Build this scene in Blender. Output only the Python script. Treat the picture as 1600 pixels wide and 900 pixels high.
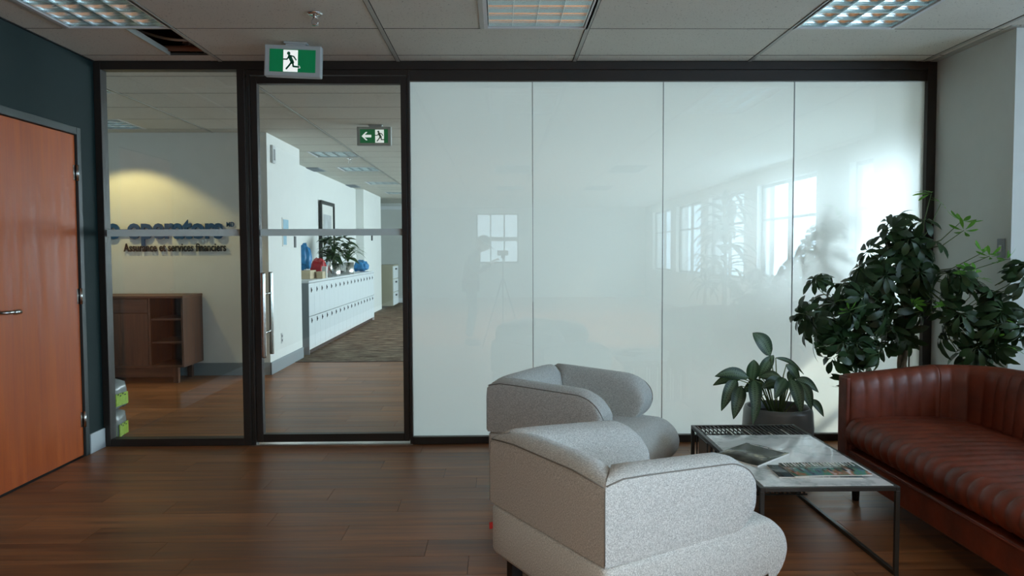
import bpy, bmesh, math, random
from mathutils import Vector, Matrix, noise
PI = math.pi
R = math.radians
for o in list(bpy.data.objects): bpy.data.objects.remove(o)
S = bpy.context.scene
C = S.collection

# ------------------------------------------------------------------ camera
D = 5.343          # front plane of the glazed partition
H = 2.674          # ceiling
XL, XR = -2.783, 3.063
YC = 4.527         # camera-side face of the right-hand pier
G0 = -0.694; T = 1.2192
HC = 1.355
cam_d = bpy.data.cameras.new('camera'); cam = bpy.data.objects.new('camera', cam_d); C.objects.link(cam)
def ray(u, v):
    f, yaw, pit, rol = 1191.84, .0161, .0472, -.004
    a, b = u-800, v-450
    c, s = math.cos(-rol), math.sin(-rol); a, b = c*a-s*b, s*a+c*b
    x, y, z = a/f, 1., -b/f
    c, s = math.cos(-pit), math.sin(-pit); y, z = c*y-s*z, s*y+c*z
    c, s = math.cos(-yaw), math.sin(-yaw); x, y = c*x-s*y, s*x+c*y
    return Vector((x, y, z))
_f = ray(800, 450).normalized(); _r = (ray(900, 450)-ray(800, 450)).normalized(); _u = _r.cross(_f).normalized()
cam.matrix_world = Matrix(((_r.x, _u.x, -_f.x, 0), (_r.y, _u.y, -_f.y, 0), (_r.z, _u.z, -_f.z, HC), (0, 0, 0, 1)))
cam_d.sensor_width = 36; cam_d.lens = 1191.84*36/1600; cam_d.clip_start = .03; cam_d.clip_end = 200
S.camera = cam

# ------------------------------------------------------------------ light
S.view_settings.view_transform = 'Standard'; S.view_settings.look = 'None'
S.view_settings.gamma = 1; S.view_settings.use_curve_mapping = False
S.view_settings.exposure = 1.1
W = bpy.data.worlds.new('sky'); S.world = W; W.use_nodes = True
bgn = W.node_tree.nodes['Background']; bgn.inputs[0].default_value = (.72, .86, 1, 1); bgn.inputs[1].default_value = 1.6
def sun(d, strength, col=(1, .9, .76)):
    l = bpy.data.lights.new('sun', 'SUN'); l.energy = strength; l.color = col; l.angle = R(1.2)
    o = bpy.data.objects.new('sun', l); C.objects.link(o)
    o.rotation_euler = Vector(d).to_track_quat('Z', 'Y').to_euler(); return o
sun((1, .75, .80), 1.8)
XW = 4.35          # window wall on the right
WIN_F = [(-10.9, -8.6), (-8.0, -5.7), (-5.1, -2.8), (-2.1, .3), (1.3, 3.5)]       # daylight openings, this room
WIN_B = [(6.8, 8.2), (8.8, 11.2), (11.9, 14.3), (15.0, 17.4), (18.0, 20.0)]       # office beyond the glass
def window_light(x, y0, y1, z0, z1, power, col, rot):
    l = bpy.data.lights.new('window_daylight', 'AREA'); l.shape = 'RECTANGLE'
    l.size = z1-z0; l.size_y = y1-y0; l.energy = power; l.color = col
    o = bpy.data.objects.new('window_daylight', l); C.objects.link(o)
    o.location = (x, (y0+y1)/2, (z0+z1)/2); o.rotation_euler = rot; return o
for i, (a, b) in enumerate(WIN_F):
    window_light(XW+.30, a, b, .85, 2.45, [30, 34, 46, 108, 31][i], (.50, .735, 1), (0, R(90), 0))
for i, (a, b) in enumerate(WIN_B):
    window_light(XW+.30, a, b, .75, 2.45, [30, 112, 116, 95, 75][i], (.82, .91, 1), (0, R(90), 0))
for x, y in [(x, 5.1858+.6096*(k+1)) for k in (-12, -18) for x in (-2.218, .22, 2.049)]:     # fill lights added under the unseen rear ceiling to lift the lounge
    l = bpy.data.lights.new('added_fill_light', 'AREA'); l.shape = 'RECTANGLE'; l.size = .5; l.size_y = 1.1; l.energy = 31; l.color = (1, .91, .75); l.spread = R(150)
    o = bpy.data.objects.new('added_fill_light', l); C.objects.link(o); o.location = (x, y, 2.665)
sp = bpy.data.lights.new('wall_spot', 'SPOT'); sp.energy = 20; sp.color = (1, .76, .28); sp.spot_size = R(104); sp.spot_blend = .3; sp.shadow_soft_size = .03
spo = bpy.data.objects.new('wall_spot', sp); C.objects.link(spo); spo.location = (-4.05, 7.70, 2.60)
spo.rotation_euler = Vector((-.05, -.30, 1)).to_track_quat('Z', 'Y').to_euler()

# ------------------------------------------------------------------ materials
def lin(c): return tuple((x/255/12.92 if x/255 <= .04045 else ((x/255+.055)/1.055)**2.4) for x in c)
class N:
    def __init__(s, name):
        s.m = bpy.data.materials.new(name); s.m.use_nodes = True; s.t = s.m.node_tree; s.n = s.t.nodes; s.l = s.t.links
        s.n.clear(); s.out = s.n.new('ShaderNodeOutputMaterial')
    def add(s, ty, **k):
        n = s.n.new(ty)
        for a, b in k.items():
            if isinstance(a, str) and hasattr(n, a): setattr(n, a, b)
        return n
    def link(s, a, b): s.l.new(a, b)
def rgb(c): return (*lin(c), 1)
def coords(q, scale=(1, 1, 1), obj=True):
    tc = q.add('ShaderNodeTexCoord'); mp = q.add('ShaderNodeMapping'); mp.inputs['Scale'].default_value = scale
    q.link(tc.outputs['Object'], mp.inputs[0]); return mp.outputs[0]
def noise_t(q, vec, scale, detail=4, rough=.55):
    n = q.add('ShaderNodeTexNoise'); n.inputs['Scale'].default_value = scale; n.inputs['Detail'].default_value = detail
    n.inputs['Roughness'].default_value = rough; q.link(vec, n.inputs['Vector']); return n.outputs[0]
def ramp(q, fac, stops):
    r = q.add('ShaderNodeValToRGB'); e = r.color_ramp.elements
    e[0].position, e[0].color = stops[0][0], stops[0][1]; e[1].position, e[1].color = stops[-1][0], stops[-1][1]
    for p, c in stops[1:-1]: k = e.new(p); k.color = c
    q.link(fac, r.inputs[0]); return r.outputs[0]
def mat(name, col, rough=.6, metal=0, var=.08, nscale=8, stretch=(1, 1, 1), bump=0, bscale=200, spec=.5, emit=0, sheen=0, coat=0):
    q = N(name); b = q.add('ShaderNodeBsdfPrincipled'); q.link(b.outputs[0], q.out.inputs[0])
    c = lin(col); v = coords(q, stretch)
    n = noise_t(q, v, nscale)
    lo = tuple(x*(1-var) for x in c)+(1,); hi = tuple(min(1, x*(1+var)) for x in c)+(1,)
    q.link(ramp(q, n, [(.3, lo), (.7, hi)]), b.inputs['Base Color'])
    b.inputs['Roughness'].default_value = rough; b.inputs['Metallic'].default_value = metal
    b.inputs['Specular IOR Level'].default_value = spec; b.inputs['Coat Weight'].default_value = coat
    b.inputs['Sheen Weight'].default_value = sheen
    if bump:
        bn = noise_t(q, coords(q, stretch), bscale, 3); bp = q.add('ShaderNodeBump'); bp.inputs['Strength'].default_value = bump
        bp.inputs['Distance'].default_value = .002; q.link(bn, bp.inputs['Height']); q.link(bp.outputs[0], b.inputs['Normal'])
    if emit: b.inputs['Emission Color'].default_value = (*c, 1); b.inputs['Emission Strength'].default_value = emit
    return q.m
M = {}
M['teal'] = mat('teal_paint', (22, 41, 41), .7, spec=.25, var=.04, bump=.2, bscale=160)
M['white_wall'] = mat('white_paint', (228, 230, 226), .6, var=.02, bump=.15, bscale=160)
M['grey_wall'] = mat('pale_grey_paint', (204, 209, 204), .6, var=.02, bump=.15, bscale=160)
M['base_grey'] = mat('vinyl_baseboard', (140, 150, 155), .45, var=.03)
M['base_light'] = mat('pale_baseboard', (188, 198, 202), .45, var=.03)
M['dark_alu'] = mat('dark_bronze_aluminium', (38, 33, 29), .42, .0, var=.06, spec=.5)
M['door_frame'] = mat('dark_teal_frame', (36, 48, 48), .45, var=.04)
M['tbar'] = mat('ceiling_grid_metal', (168, 170, 162), .45, var=.03)
M['plenum'] = mat('plenum_dark', (70, 60, 54), .9, var=.2)
M['pipe'] = mat('brown_pipe', (112, 72, 52), .6, var=.15)
M['steel'] = mat('brushed_steel', (196, 196, 192), .24, 1, var=.05, stretch=(1, 1, .05), nscale=60)
M['chrome'] = mat('chrome', (215, 215, 215), .1, 1, var=.02)
M['black_metal'] = mat('black_metal', (40, 40, 40), .4, .4, var=.1)
M['table_metal'] = mat('table_metal', (58, 58, 56), .4, .5, var=.08)
M['white_plastic'] = mat('white_plastic', (205, 208, 208), .4, var=.02)
M['sign_grey'] = mat('sign_housing', (178, 186, 186), .4, var=.03)
M['sign_green'] = mat('sign_green', (0, 128, 76), .35, var=.06, emit=.10)
M['sign_white'] = mat('sign_white', (235, 238, 235), .35, var=.01, emit=.35)
M['sign_figure'] = mat('sign_figure_green', (14, 92, 66), .4, var=.02, emit=.05)
M['locker'] = mat('locker_white', (224, 230, 232), .35, var=.015)
M['gap'] = mat('dark_gap', (40, 42, 42), .8, var=.05)
M['latch'] = mat('latch_dark', (62, 66, 68), .4, .3, var=.05)
M['beige'] = mat('beige_metal', (176, 172, 150), .5, var=.03)
M['blue_text'] = mat('blue_letters', (30, 76, 124), .45, var=.03)
M['black_text'] = mat('black_letters', (28, 28, 28), .5, var=.03)
M['pot'] = mat('charcoal_pot', (92, 94, 92), .33, var=.05)
M['soil'] = mat('soil', (48, 38, 30), .95, var=.3, nscale=60, bump=.8, bscale=80)
M['silver_pot'] = mat('silver_pot', (205, 206, 204), .22, 1, var=.03)
M['bark'] = mat('bark', (122, 110, 92), .85, var=.25, nscale=40, bump=.8, bscale=60)
M['stake'] = mat('bamboo_stake', (70, 72, 58), .7, var=.1)
M['stem'] = mat('green_stem', (92, 112, 66), .6, var=.15)
M['red'] = mat('red_fabric', (180, 40, 36), .6, var=.05)
M['blue_bag'] = mat('blue_plastic', (36, 122, 178), .35, var=.15, nscale=25)
M['red_bag'] = mat('red_plastic', (176, 30, 38), .35, var=.15, nscale=25)
M['paper'] = mat('white_paper', (226, 226, 220), .6, var=.02)
M['kraft'] = mat('cream_box', (196, 180, 150), .6, var=.06)
M['lt_blue_print'] = mat('pale_blue_print', (150, 188, 206), .6, var=.2, nscale=70)
M['picture_print'] = mat('picture_print', (190, 194, 196), .3, var=.25, nscale=3)
M['exterior'] = mat('building_facade', (196, 200, 200), .8, var=.1)
M['linen'] = mat('window_frame_dark', (60, 60, 58), .5, var=.05)
M['skin'] = mat('skin', (168, 120, 96), .55, var=.05)
M['jacket'] = mat('dark_jacket', (46, 48, 54), .85, var=.12, bump=.4)
M['trousers'] = mat('dark_trousers', (40, 44, 56), .85, var=.12, bump=.4)
M['bench'] = mat('bench_oak', (150, 120, 86), .5, var=.1)

def fabric(name, c1, c2):
    q = N(name); b = q.add('ShaderNodeBsdfPrincipled'); q.link(b.outputs[0], q.out.inputs[0])
    tc = q.add('ShaderNodeTexCoord')
    def st(sc, det=2):
        mp = q.add('ShaderNodeMapping'); mp.inputs['Scale'].default_value = sc; q.link(tc.outputs['Object'], mp.inputs[0])
        return noise_t(q, mp.outputs[0], 1, det, .6)
    a = st((150, 150, 620)); d = st((620, 620, 150)); big = st((6, 6, 6), 3)
    mx = q.add('ShaderNodeMath'); mx.operation = 'ADD'; q.link(a, mx.inputs[0]); q.link(d, mx.inputs[1])
    m2 = q.add('ShaderNodeMath'); m2.operation = 'MULTIPLY'; m2.inputs[1].default_value = .5; q.link(mx.outputs[0], m2.inputs[0])
    col = ramp(q, m2.outputs[0], [(.40, rgb(c1)), (.60, rgb(c2))])
    q.link(col, b.inputs['Base Color']); b.inputs['Roughness'].default_value = .92; b.inputs['Sheen Weight'].default_value = .15
    b.inputs['Specular IOR Level'].default_value = .2
    bp = q.add('ShaderNodeBump'); bp.inputs['Strength'].default_value = .35; bp.inputs['Distance'].default_value = .001
    q.link(m2.outputs[0], bp.inputs['Height']); q.link(bp.outputs[0], b.inputs['Normal']); return q.m
M['fabric'] = fabric('grey_tweed', (154, 156, 153), (222, 223, 219))
M['piping'] = mat('piping_thread', (128, 126, 120), .9, var=.1)

def leather():
    q = N('brown_leather'); b = q.add('ShaderNodeBsdfPrincipled'); q.link(b.outputs[0], q.out.inputs[0])
    v = coords(q); n = noise_t(q, v, 5, 5, .65)
    q.link(ramp(q, n, [(.25, rgb((72, 28, 13))), (.75, rgb((130, 54, 27)))]), b.inputs['Base Color'])
    q.link(ramp(q, noise_t(q, v, 30), [(.3, (.38, .38, .38, 1)), (.7, (.52, .52, .52, 1))]), b.inputs['Roughness'])
    vo = q.add('ShaderNodeTexVoronoi'); vo.inputs['Scale'].default_value = 260; q.link(v, vo.inputs['Vector'])
    bp = q.add('ShaderNodeBump'); bp.inputs['Strength'].default_value = .25; bp.inputs['Distance'].default_value = .001
    q.link(vo.outputs['Distance'], bp.inputs['Height']); q.link(bp.outputs[0], b.inputs['Normal'])
    return q.m
M['leather'] = leather()

def wood(name, c1, c2, rough, axis='x', perobj=False, c3=None):
    q = N(name); b = q.add('ShaderNodeBsdfPrincipled'); q.link(b.outputs[0], q.out.inputs[0])
    sc = {'x': (1.6, 26, 26), 'z': (26, 26, 1.6), 'y': (26, 1.6, 26)}[axis]
    tc = q.add('ShaderNodeTexCoord'); g = q.add('ShaderNodeNewGeometry')
    mp = q.add('ShaderNodeMapping'); mp.inputs['Scale'].default_value = sc; q.link(g.outputs['Position'], mp.inputs[0])
    if perobj:
        oi = q.add('ShaderNodeObjectInfo'); ml = q.add('ShaderNodeVectorMath'); ml.operation = 'SCALE'; ml.inputs[0].default_value = (13, 7, 3)
        q.link(oi.outputs['Random'], ml.inputs['Scale']); q.link(ml.outputs[0], mp.inputs['Location'])
    n = noise_t(q, mp.outputs[0], 1, 5, .62)
    mp2 = q.add('ShaderNodeMapping'); mp2.inputs['Scale'].default_value = tuple(x*.16+.5 for x in sc); q.link(g.outputs['Position'], mp2.inputs[0])
    if perobj: q.link(ml.outputs[0], mp2.inputs['Location'])
    n2 = noise_t(q, mp2.outputs[0], 1, 3, .5)
    ad = q.add('ShaderNodeMath'); ad.operation = 'MULTIPLY_ADD'; ad.inputs[1].default_value = .55; ad.inputs[2].default_value = 0
    q.link(n, ad.inputs[0]); ad2 = q.add('ShaderNodeMath'); ad2.operation = 'MULTIPLY_ADD'; ad2.inputs[1].default_value = .45
    q.link(n2, ad2.inputs[0]); q.link(ad.outputs[0], ad2.inputs[2]); last = ad2.outputs[0]
    if perobj:
        ad3 = q.add('ShaderNodeMath'); ad3.operation = 'MULTIPLY_ADD'; ad3.inputs[1].default_value = .10; q.link(oi.outputs['Random'], ad3.inputs[0]); q.link(last, ad3.inputs[2]); last = ad3.outputs[0]
    st = [(.36, rgb(c1)), (.66, rgb(c2))]
    if c3: st = [(.34, rgb(c1)), (.5, rgb(c3)), (.68, rgb(c2))]
    q.link(ramp(q, last, st), b.inputs['Base Color'])
    q.link(ramp(q, n, [(.3, (rough-.05,)*3+(1,)), (.7, (rough+.1,)*3+(1,))]), b.inputs['Roughness'])
    bp = q.add('ShaderNodeBump'); bp.inputs['Strength'].default_value = .12; bp.inputs['Distance'].default_value = .001
    q.link(n, bp.inputs['Height']); q.link(bp.outputs[0], b.inputs['Normal']); return q.m
M['floor'] = wood('vinyl_wood_plank', (84, 48, 28), (166, 110, 68), .38, 'x', True, (124, 80, 48))
M['walnut'] = wood('walnut', (66, 40, 28), (118, 78, 54), .42, 'z')
M['walnut_x'] = wood('walnut_horizontal', (66, 40, 28), (118, 78, 54), .42, 'x')
M['orange_door'] = wood('orange_maple_veneer', (158, 68, 20), (186, 90, 30), .42, 'z'); M['orange_door'].node_tree.nodes['Principled BSDF'].inputs['Specular IOR Level'].default_value = .3

def carpet():
    q = N('carpet'); b = q.add('ShaderNodeBsdfPrincipled'); q.link(b.outputs[0], q.out.inputs[0])
    n = noise_t(q, coords(q, (3.2, 22, 1)), 1, 5, .8); n2 = noise_t(q, coords(q), 260, 2)
    q.link(ramp(q, n, [(.40, rgb((44, 42, 38))), (.5, rgb((100, 94, 84))), (.60, rgb((156, 148, 132)))]), b.inputs['Base Color'])
    b.inputs['Roughness'].default_value = 1; b.inputs['Specular IOR Level'].default_value = .05
    bp = q.add('ShaderNodeBump'); bp.inputs['Strength'].default_value = .7; bp.inputs['Distance'].default_value = .004
    q.link(n2, bp.inputs['Height']); q.link(bp.outputs[0], b.inputs['Normal']); return q.m
M['carpet'] = carpet()
def tile_mat():
    q = N('mineral_ceiling_tile'); b = q.add('ShaderNodeBsdfPrincipled'); q.link(b.outputs[0], q.out.inputs[0])
    g = q.add('ShaderNodeNewGeometry'); n = noise_t(q, g.outputs['Position'], 90, 3, .7)
    n3 = noise_t(q, g.outputs['Position'], 1.3, 2)
    mx = q.add('ShaderNodeMix'); mx.data_type = 'RGBA'; mx.blend_type = 'MULTIPLY'; mx.inputs[0].default_value = 1
    q.link(ramp(q, n, [(.30, rgb((120, 118, 108))), (.38, rgb((214, 214, 204)))]), mx.inputs[6])
    q.link(ramp(q, n3, [(.3, (.93, .93, .93, 1)), (.7, (1, 1, 1, 1))]), mx.inputs[7])
    q.link(mx.outputs[2], b.inputs['Base Color']); b.inputs['Roughness'].default_value = .95; b.inputs['Specular IOR Level'].default_value = .1
    bp = q.add('ShaderNodeBump'); bp.inputs['Strength'].default_value = .4; bp.inputs['Distance'].default_value = .002
    q.link(n, bp.inputs['Height']); q.link(bp.outputs[0], b.inputs['Normal']); return q.m
M['tile'] = tile_mat()
def marble():
    q = N('white_marble'); b = q.add('ShaderNodeBsdfPrincipled'); q.link(b.outputs[0], q.out.inputs[0])
    v = coords(q); n = noise_t(q, v, 3.5, 8, .62)
    ab = q.add('ShaderNodeMath'); ab.operation = 'SUBTRACT'; ab.inputs[1].default_value = .5; q.link(n, ab.inputs[0])
    a2 = q.add('ShaderNodeMath'); a2.operation = 'ABSOLUTE'; q.link(ab.outputs[0], a2.inputs[0])
    n2 = noise_t(q, v, 30, 6, .7)
    mx = q.add('ShaderNodeMix'); mx.data_type = 'RGBA'; mx.blend_type = 'MULTIPLY'; mx.inputs[0].default_value = 1
    q.link(ramp(q, a2.outputs[0], [(0, rgb((186, 192, 192))), (.04, rgb((220, 223, 222))), (.2, rgb((236, 238, 236)))]), mx.inputs[6])
    q.link(ramp(q, n2, [(.30, (.93, .94, .94, 1)), (.45, (1, 1, 1, 1))]), mx.inputs[7])
    q.link(mx.outputs[2], b.inputs['Base Color']); b.inputs['Roughness'].default_value = .07; b.inputs['Specular IOR Level'].default_value = .5
    return q.m
M['marble'] = marble()
def glass(name, tint=(.93, .96, .955), k=1.0):
    q = N(name); lw = q.add('ShaderNodeLayerWeight'); lw.inputs[0].default_value = .5
    p = q.add('ShaderNodeMath'); p.operation = 'POWER'; p.inputs[1].default_value = 5; q.link(lw.outputs['Facing'], p.inputs[0])
    a = q.add('ShaderNodeMath'); a.operation = 'MULTIPLY_ADD'; a.inputs[1].default_value = .94; a.inputs[2].default_value = .045*k; q.link(p.outputs[0], a.inputs[0])
    t = q.add('ShaderNodeBsdfTransparent'); t.inputs[0].default_value = (*tint, 1)
    g = q.add('ShaderNodeBsdfGlossy'); g.inputs['Roughness'].default_value = 0; g.inputs[0].default_value = (1, 1, 1, 1)
    m = q.add('ShaderNodeMixShader'); q.link(a.outputs[0], m.inputs[0]); q.link(t.outputs[0], m.inputs[1]); q.link(g.outputs[0], m.inputs[2])
    q.link(m.outputs[0], q.out.inputs[0]); return q.m
M['glass'] = glass('clear_glass')
def film():
    q = N('frosted_film')
    d = q.add('ShaderNodeBsdfDiffuse'); d.inputs[0].default_value = (.80, .86, .86, 1)
    t = q.add('ShaderNodeBsdfTranslucent'); t.inputs[0].default_value = (.95, 1, .985, 1)
    r = q.add('ShaderNodeBsdfRefraction'); r.inputs[0].default_value = (.95, .98, .98, 1); r.inputs['Roughness'].default_value = .5; r.inputs['IOR'].default_value = 1.3
    m1 = q.add('ShaderNodeMixShader'); m1.inputs[0].default_value = .15; q.link(t.outputs[0], m1.inputs[1]); q.link(r.outputs[0], m1.inputs[2])
    m2 = q.add('ShaderNodeMixShader'); m2.inputs[0].default_value = .10; q.link(m1.outputs[0], m2.inputs[1]); q.link(d.outputs[0], m2.inputs[2])
    q.link(m2.outputs[0], q.out.inputs[0]); return q.m
M['film'] = film()
def strip_mat():
    q = N('frosted_strip'); d = q.add('ShaderNodeBsdfDiffuse'); d.inputs[0].default_value = (.62, .66, .66, 1)
    t = q.add('ShaderNodeBsdfTranslucent'); t.inputs[0].default_value = (.85, .9, .9, 1)
    m = q.add('ShaderNodeMixShader'); m.inputs[0].default_value = .5; q.link(d.outputs[0], m.inputs[1]); q.link(t.outputs[0], m.inputs[2])
    q.link(m.outputs[0], q.out.inputs[0]); return q.m
M['strip'] = strip_mat()
def leaf_mat(name, c1, c2, rough=.38, stripe=None, trans=.25):
    q = N(name); b = q.add('ShaderNodeBsdfPrincipled')
    v = coords(q); n = noise_t(q, v, 9, 3); col = ramp(q, n, [(.3, rgb(c1)), (.7, rgb(c2))])
    if stripe:   # pale feathering beside the midrib (leaf local y is across the blade)
        sx = q.add('ShaderNodeSeparateXYZ'); tc = q.add('ShaderNodeTexCoord'); q.link(tc.outputs['UV'], sx.inputs[0])
        wv = q.add('ShaderNodeTexWave'); wv.inputs['Scale'].default_value = 5; wv.inputs['Distortion'].default_value = 5; q.link(tc.outputs['UV'], wv.inputs['Vector'])
        sb = q.add('ShaderNodeMath'); sb.operation = 'SUBTRACT'; sb.inputs[1].default_value = .5; q.link(sx.outputs[1], sb.inputs[0])
        aa = q.add('ShaderNodeMath'); aa.operation = 'ABSOLUTE'; q.link(sb.outputs[0], aa.inputs[0])
        mm = q.add('ShaderNodeMath'); mm.operation = 'MULTIPLY_ADD'; mm.inputs[1].default_value = .12; q.link(wv.outputs[0], mm.inputs[0]); q.link(aa.outputs[0], mm.inputs[2])
        f = ramp(q, mm.outputs[0], [(.03, (0, 0, 0, 1)), (.10, (1, 1, 1, 1)), (.26, (1, 1, 1, 1)), (.36, (0, 0, 0, 1))])
        mx = q.add('ShaderNodeMix'); mx.data_type = 'RGBA'; q.link(f, mx.inputs[0]); q.link(col, mx.inputs[6]); mx.inputs[7].default_value = rgb(stripe); col = mx.outputs[2]
    q.link(col, b.inputs['Base Color']); b.inputs['Roughness'].default_value = rough
    t = q.add('ShaderNodeBsdfTranslucent'); q.link(col, t.inputs[0])
    m = q.add('ShaderNodeMixShader'); m.inputs[0].default_value = trans; q.link(b.outputs[0], m.inputs[1]); q.link(t.outputs[0], m.inputs[2])
    q.link(m.outputs[0], q.out.inputs[0]); return q.m
M['leaf'] = leaf_mat('umbrella_leaf', (30, 52, 28), (54, 82, 44))
M['leaf_new'] = leaf_mat('young_leaf', (84, 150, 50), (120, 182, 70), trans=.4)
M['leaf_agl'] = leaf_mat('striped_leaf', (30, 52, 30), (50, 76, 42), .38, (84, 106, 74))
M['leaf_spike'] = leaf_mat('spiky_leaf', (48, 80, 46), (84, 116, 66))
M['leaf_palm'] = leaf_mat('palm_leaf', (36, 60, 36), (64, 92, 50))
M['green_solid'] = mat('lime_band', (150, 182, 52), .35, var=.25, nscale=40)
def printed(name, cols, scale, sx=(1, 1, 1), rough=.25):
    q = N(name); b = q.add('ShaderNodeBsdfPrincipled'); q.link(b.outputs[0], q.out.inputs[0])
    n = noise_t(q, coords(q, sx), scale, 3, .6); k = len(cols)
    st = [(.28+.44*i/(k-1), rgb(c)) for i, c in enumerate(cols)]
    q.link(ramp(q, n, st), b.inputs['Base Color']); b.inputs['Roughness'].default_value = rough; return q.m
M['cover_dark'] = printed('magazine_cover', [(40, 44, 40), (66, 70, 64), (92, 94, 84), (176, 170, 140)], 9)
M['cover_mix'] = printed('catalogue_cover', [(40, 44, 44), (88, 112, 124), (70, 128, 108), (150, 100, 74), (210, 214, 214)], 16, (1, .5, 1))
M['cover_stripe'] = printed('catalogue_back', [(30, 32, 34), (70, 78, 80), (40, 60, 66), (170, 176, 176)], 12, (4, .3, 1))
M['cover_grey'] = mat('grey_cover', (84, 86, 86), .3, var=.15)
M['cover_tan'] = mat('tan_cover', (132, 116, 100), .35, var=.2)
M['cover_rust'] = mat('rust_cover', (136, 62, 36), .35, var=.2)
M['green_label'] = printed('green_label', [(90, 130, 40), (168, 196, 60), (196, 206, 90), (232, 236, 214)], 14)
M['wrap'] = mat('clear_wrap', (128, 132, 130), .15, var=.1, bump=.8, bscale=40)
def mirror_louvre():
    q = N('louvre_aluminium'); b = q.add('ShaderNodeBsdfPrincipled'); q.link(b.outputs[0], q.out.inputs[0])
    b.inputs['Base Color'].default_value = (.70, .78, .80, 1); b.inputs['Metallic'].default_value = 1; b.inputs['Roughness'].default_value = .17
    n = noise_t(q, coords(q), 14, 1); bp = q.add('ShaderNodeBump'); bp.inputs['Strength'].default_value = .06; bp.inputs['Distance'].default_value = .01
    q.link(n, bp.inputs['Height']); q.link(bp.outputs[0], b.inputs['Normal']); return q.m
M['louvre'] = mirror_louvre()
M['tube'] = mat('unlit_tube', (225, 228, 226), .3, var=.01)

# ------------------------------------------------------------------ mesh helpers
class MB:
    def __init__(s): s.v = []; s.f = []; s.uv = {}
    def box(s, x0, y0, z0, x1, y1, z1, mx=None):
        n = len(s.v); p = [(x0, y0, z0), (x1, y0, z0), (x1, y1, z0), (x0, y1, z0), (x0, y0, z1), (x1, y0, z1), (x1, y1, z1), (x0, y1, z1)]
        s.v += [tuple(mx @ Vector(q)) if mx else q for q in p]
        s.f += [tuple(n+i for i in q) for q in ((0, 3, 2, 1), (4, 5, 6, 7), (0, 1, 5, 4), (1, 2, 6, 5), (2, 3, 7, 6), (3, 0, 4, 7))]; return s
    def rings(s, rings, closed=True, cap=True, loop=False):
        n = len(s.v); k = len(rings[0])
        for r in rings: s.v += [tuple(p) for p in r]
        m = len(rings)
        for i in range(m if loop else m-1):
            a = n+i*k; b = n+((i+1) % m)*k
            for j in range(k if closed else k-1):
                j2 = (j+1) % k; s.f.append((a+j, a+j2, b+j2, b+j))
        if cap and closed and not loop:
            s.f.append(tuple(n+j for j in reversed(range(k)))); s.f.append(tuple(n+(m-1)*k+j for j in range(k)))
        return s
    def tube(s, pts, r, seg=8, cap=True):
        pts = [Vector(p) for p in pts]; rs = r if isinstance(r, (list, tuple)) else [r]*len(pts)
        t = (pts[1]-pts[0]).normalized(); up = Vector((0, 0, 1)) if abs(t.z) < .9 else Vector((1, 0, 0)); rings = []
        nn = t.cross(up).normalized()
        for i, p in enumerate(pts):
            t = (pts[min(i+1, len(pts)-1)]-pts[max(i-1, 0)]).normalized()
            nn = (nn-t*nn.dot(t)).normalized(); bb = t.cross(nn)
            rings.append([p+(nn*math.cos(2*PI*j/seg)+bb*math.sin(2*PI*j/seg))*rs[i] for j in range(seg)])
        return s.rings(rings, cap=cap)
    def lathe(s, prof, c=(0, 0, 0), seg=32, cap=False):
        return s.rings([[(c[0]+r*math.cos(2*PI*j/seg), c[1]+r*math.sin(2*PI*j/seg), c[2]+z) for j in range(seg)] for r, z in prof], cap=cap)
    def mesh(s, name, m, smooth=False):
        me = bpy.data.meshes.new(name); me.from_pydata(s.v, [], s.f); me.materials.append(m)
        bm = bmesh.new(); bm.from_mesh(me); bmesh.ops.recalc_face_normals(bm, faces=bm.faces); bm.to_mesh(me); bm.free()
        if smooth:
            me.polygons.foreach_set('use_smooth', [True]*len(me.polygons))
        return me
    def build(s, name, m, parent=None, smooth=False, bevel=0, loc=None, segs=2):
        return ob(name, s.mesh(name, m, smooth), parent, bevel, loc, segs)
def ob(name, me, parent=None, bevel=0, loc=None, segs=2):
    o = bpy.data.objects.new(name, me); C.objects.link(o)
    if parent: o.parent = parent
    if loc: o.location = loc
    if bevel:
        b = o.modifiers.new('b', 'BEVEL'); b.width = bevel; b.segments = segs; b.limit_method = 'ANGLE'; b.angle_limit = R(40)
    return o
def sharp(o, ang=40):
    me = o.data
    me.polygons.foreach_set('use_smooth', [True]*len(me.polygons)); me.set_sharp_from_angle(angle=R(ang)); return o
def thing(name, label, cat, loc=(0, 0, 0), rz=0, group=None):
    o = bpy.data.objects.new(name, None); C.objects.link(o); o.location = loc; o.rotation_euler = (0, 0, rz); o.empty_display_size = .1
    o['label'] = label; o['category'] = cat
    if group: o['group'] = group
    return o
def tag(o, label, cat, group=None):
    o['label'] = label; o['category'] = cat
    if group: o['group'] = group
    return o
def struct(o, label=None, cat=None):
    o['kind'] = 'structure'
    if label: o['label'] = label
    if cat: o['category'] = cat
    return o
def sempty(name, label=None, cat=None, loc=(0, 0, 0)):
    o = bpy.data.objects.new(name, None); C.objects.link(o); o.location = loc; o.empty_display_size = .1
    return struct(o, label, cat)
def box(x0, y0, z0, x1, y1, z1): return MB().box(x0, y0, z0, x1, y1, z1)
def copy_tree(o, parent=None):
    c = o.copy(); C.objects.link(c)
    if parent: c.parent = parent
    for ch in list(o.children): copy_tree(ch, c)
    return c

YB = -12.0; YE = 20.6; XB = -5.3; ZP = 3.15
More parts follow.
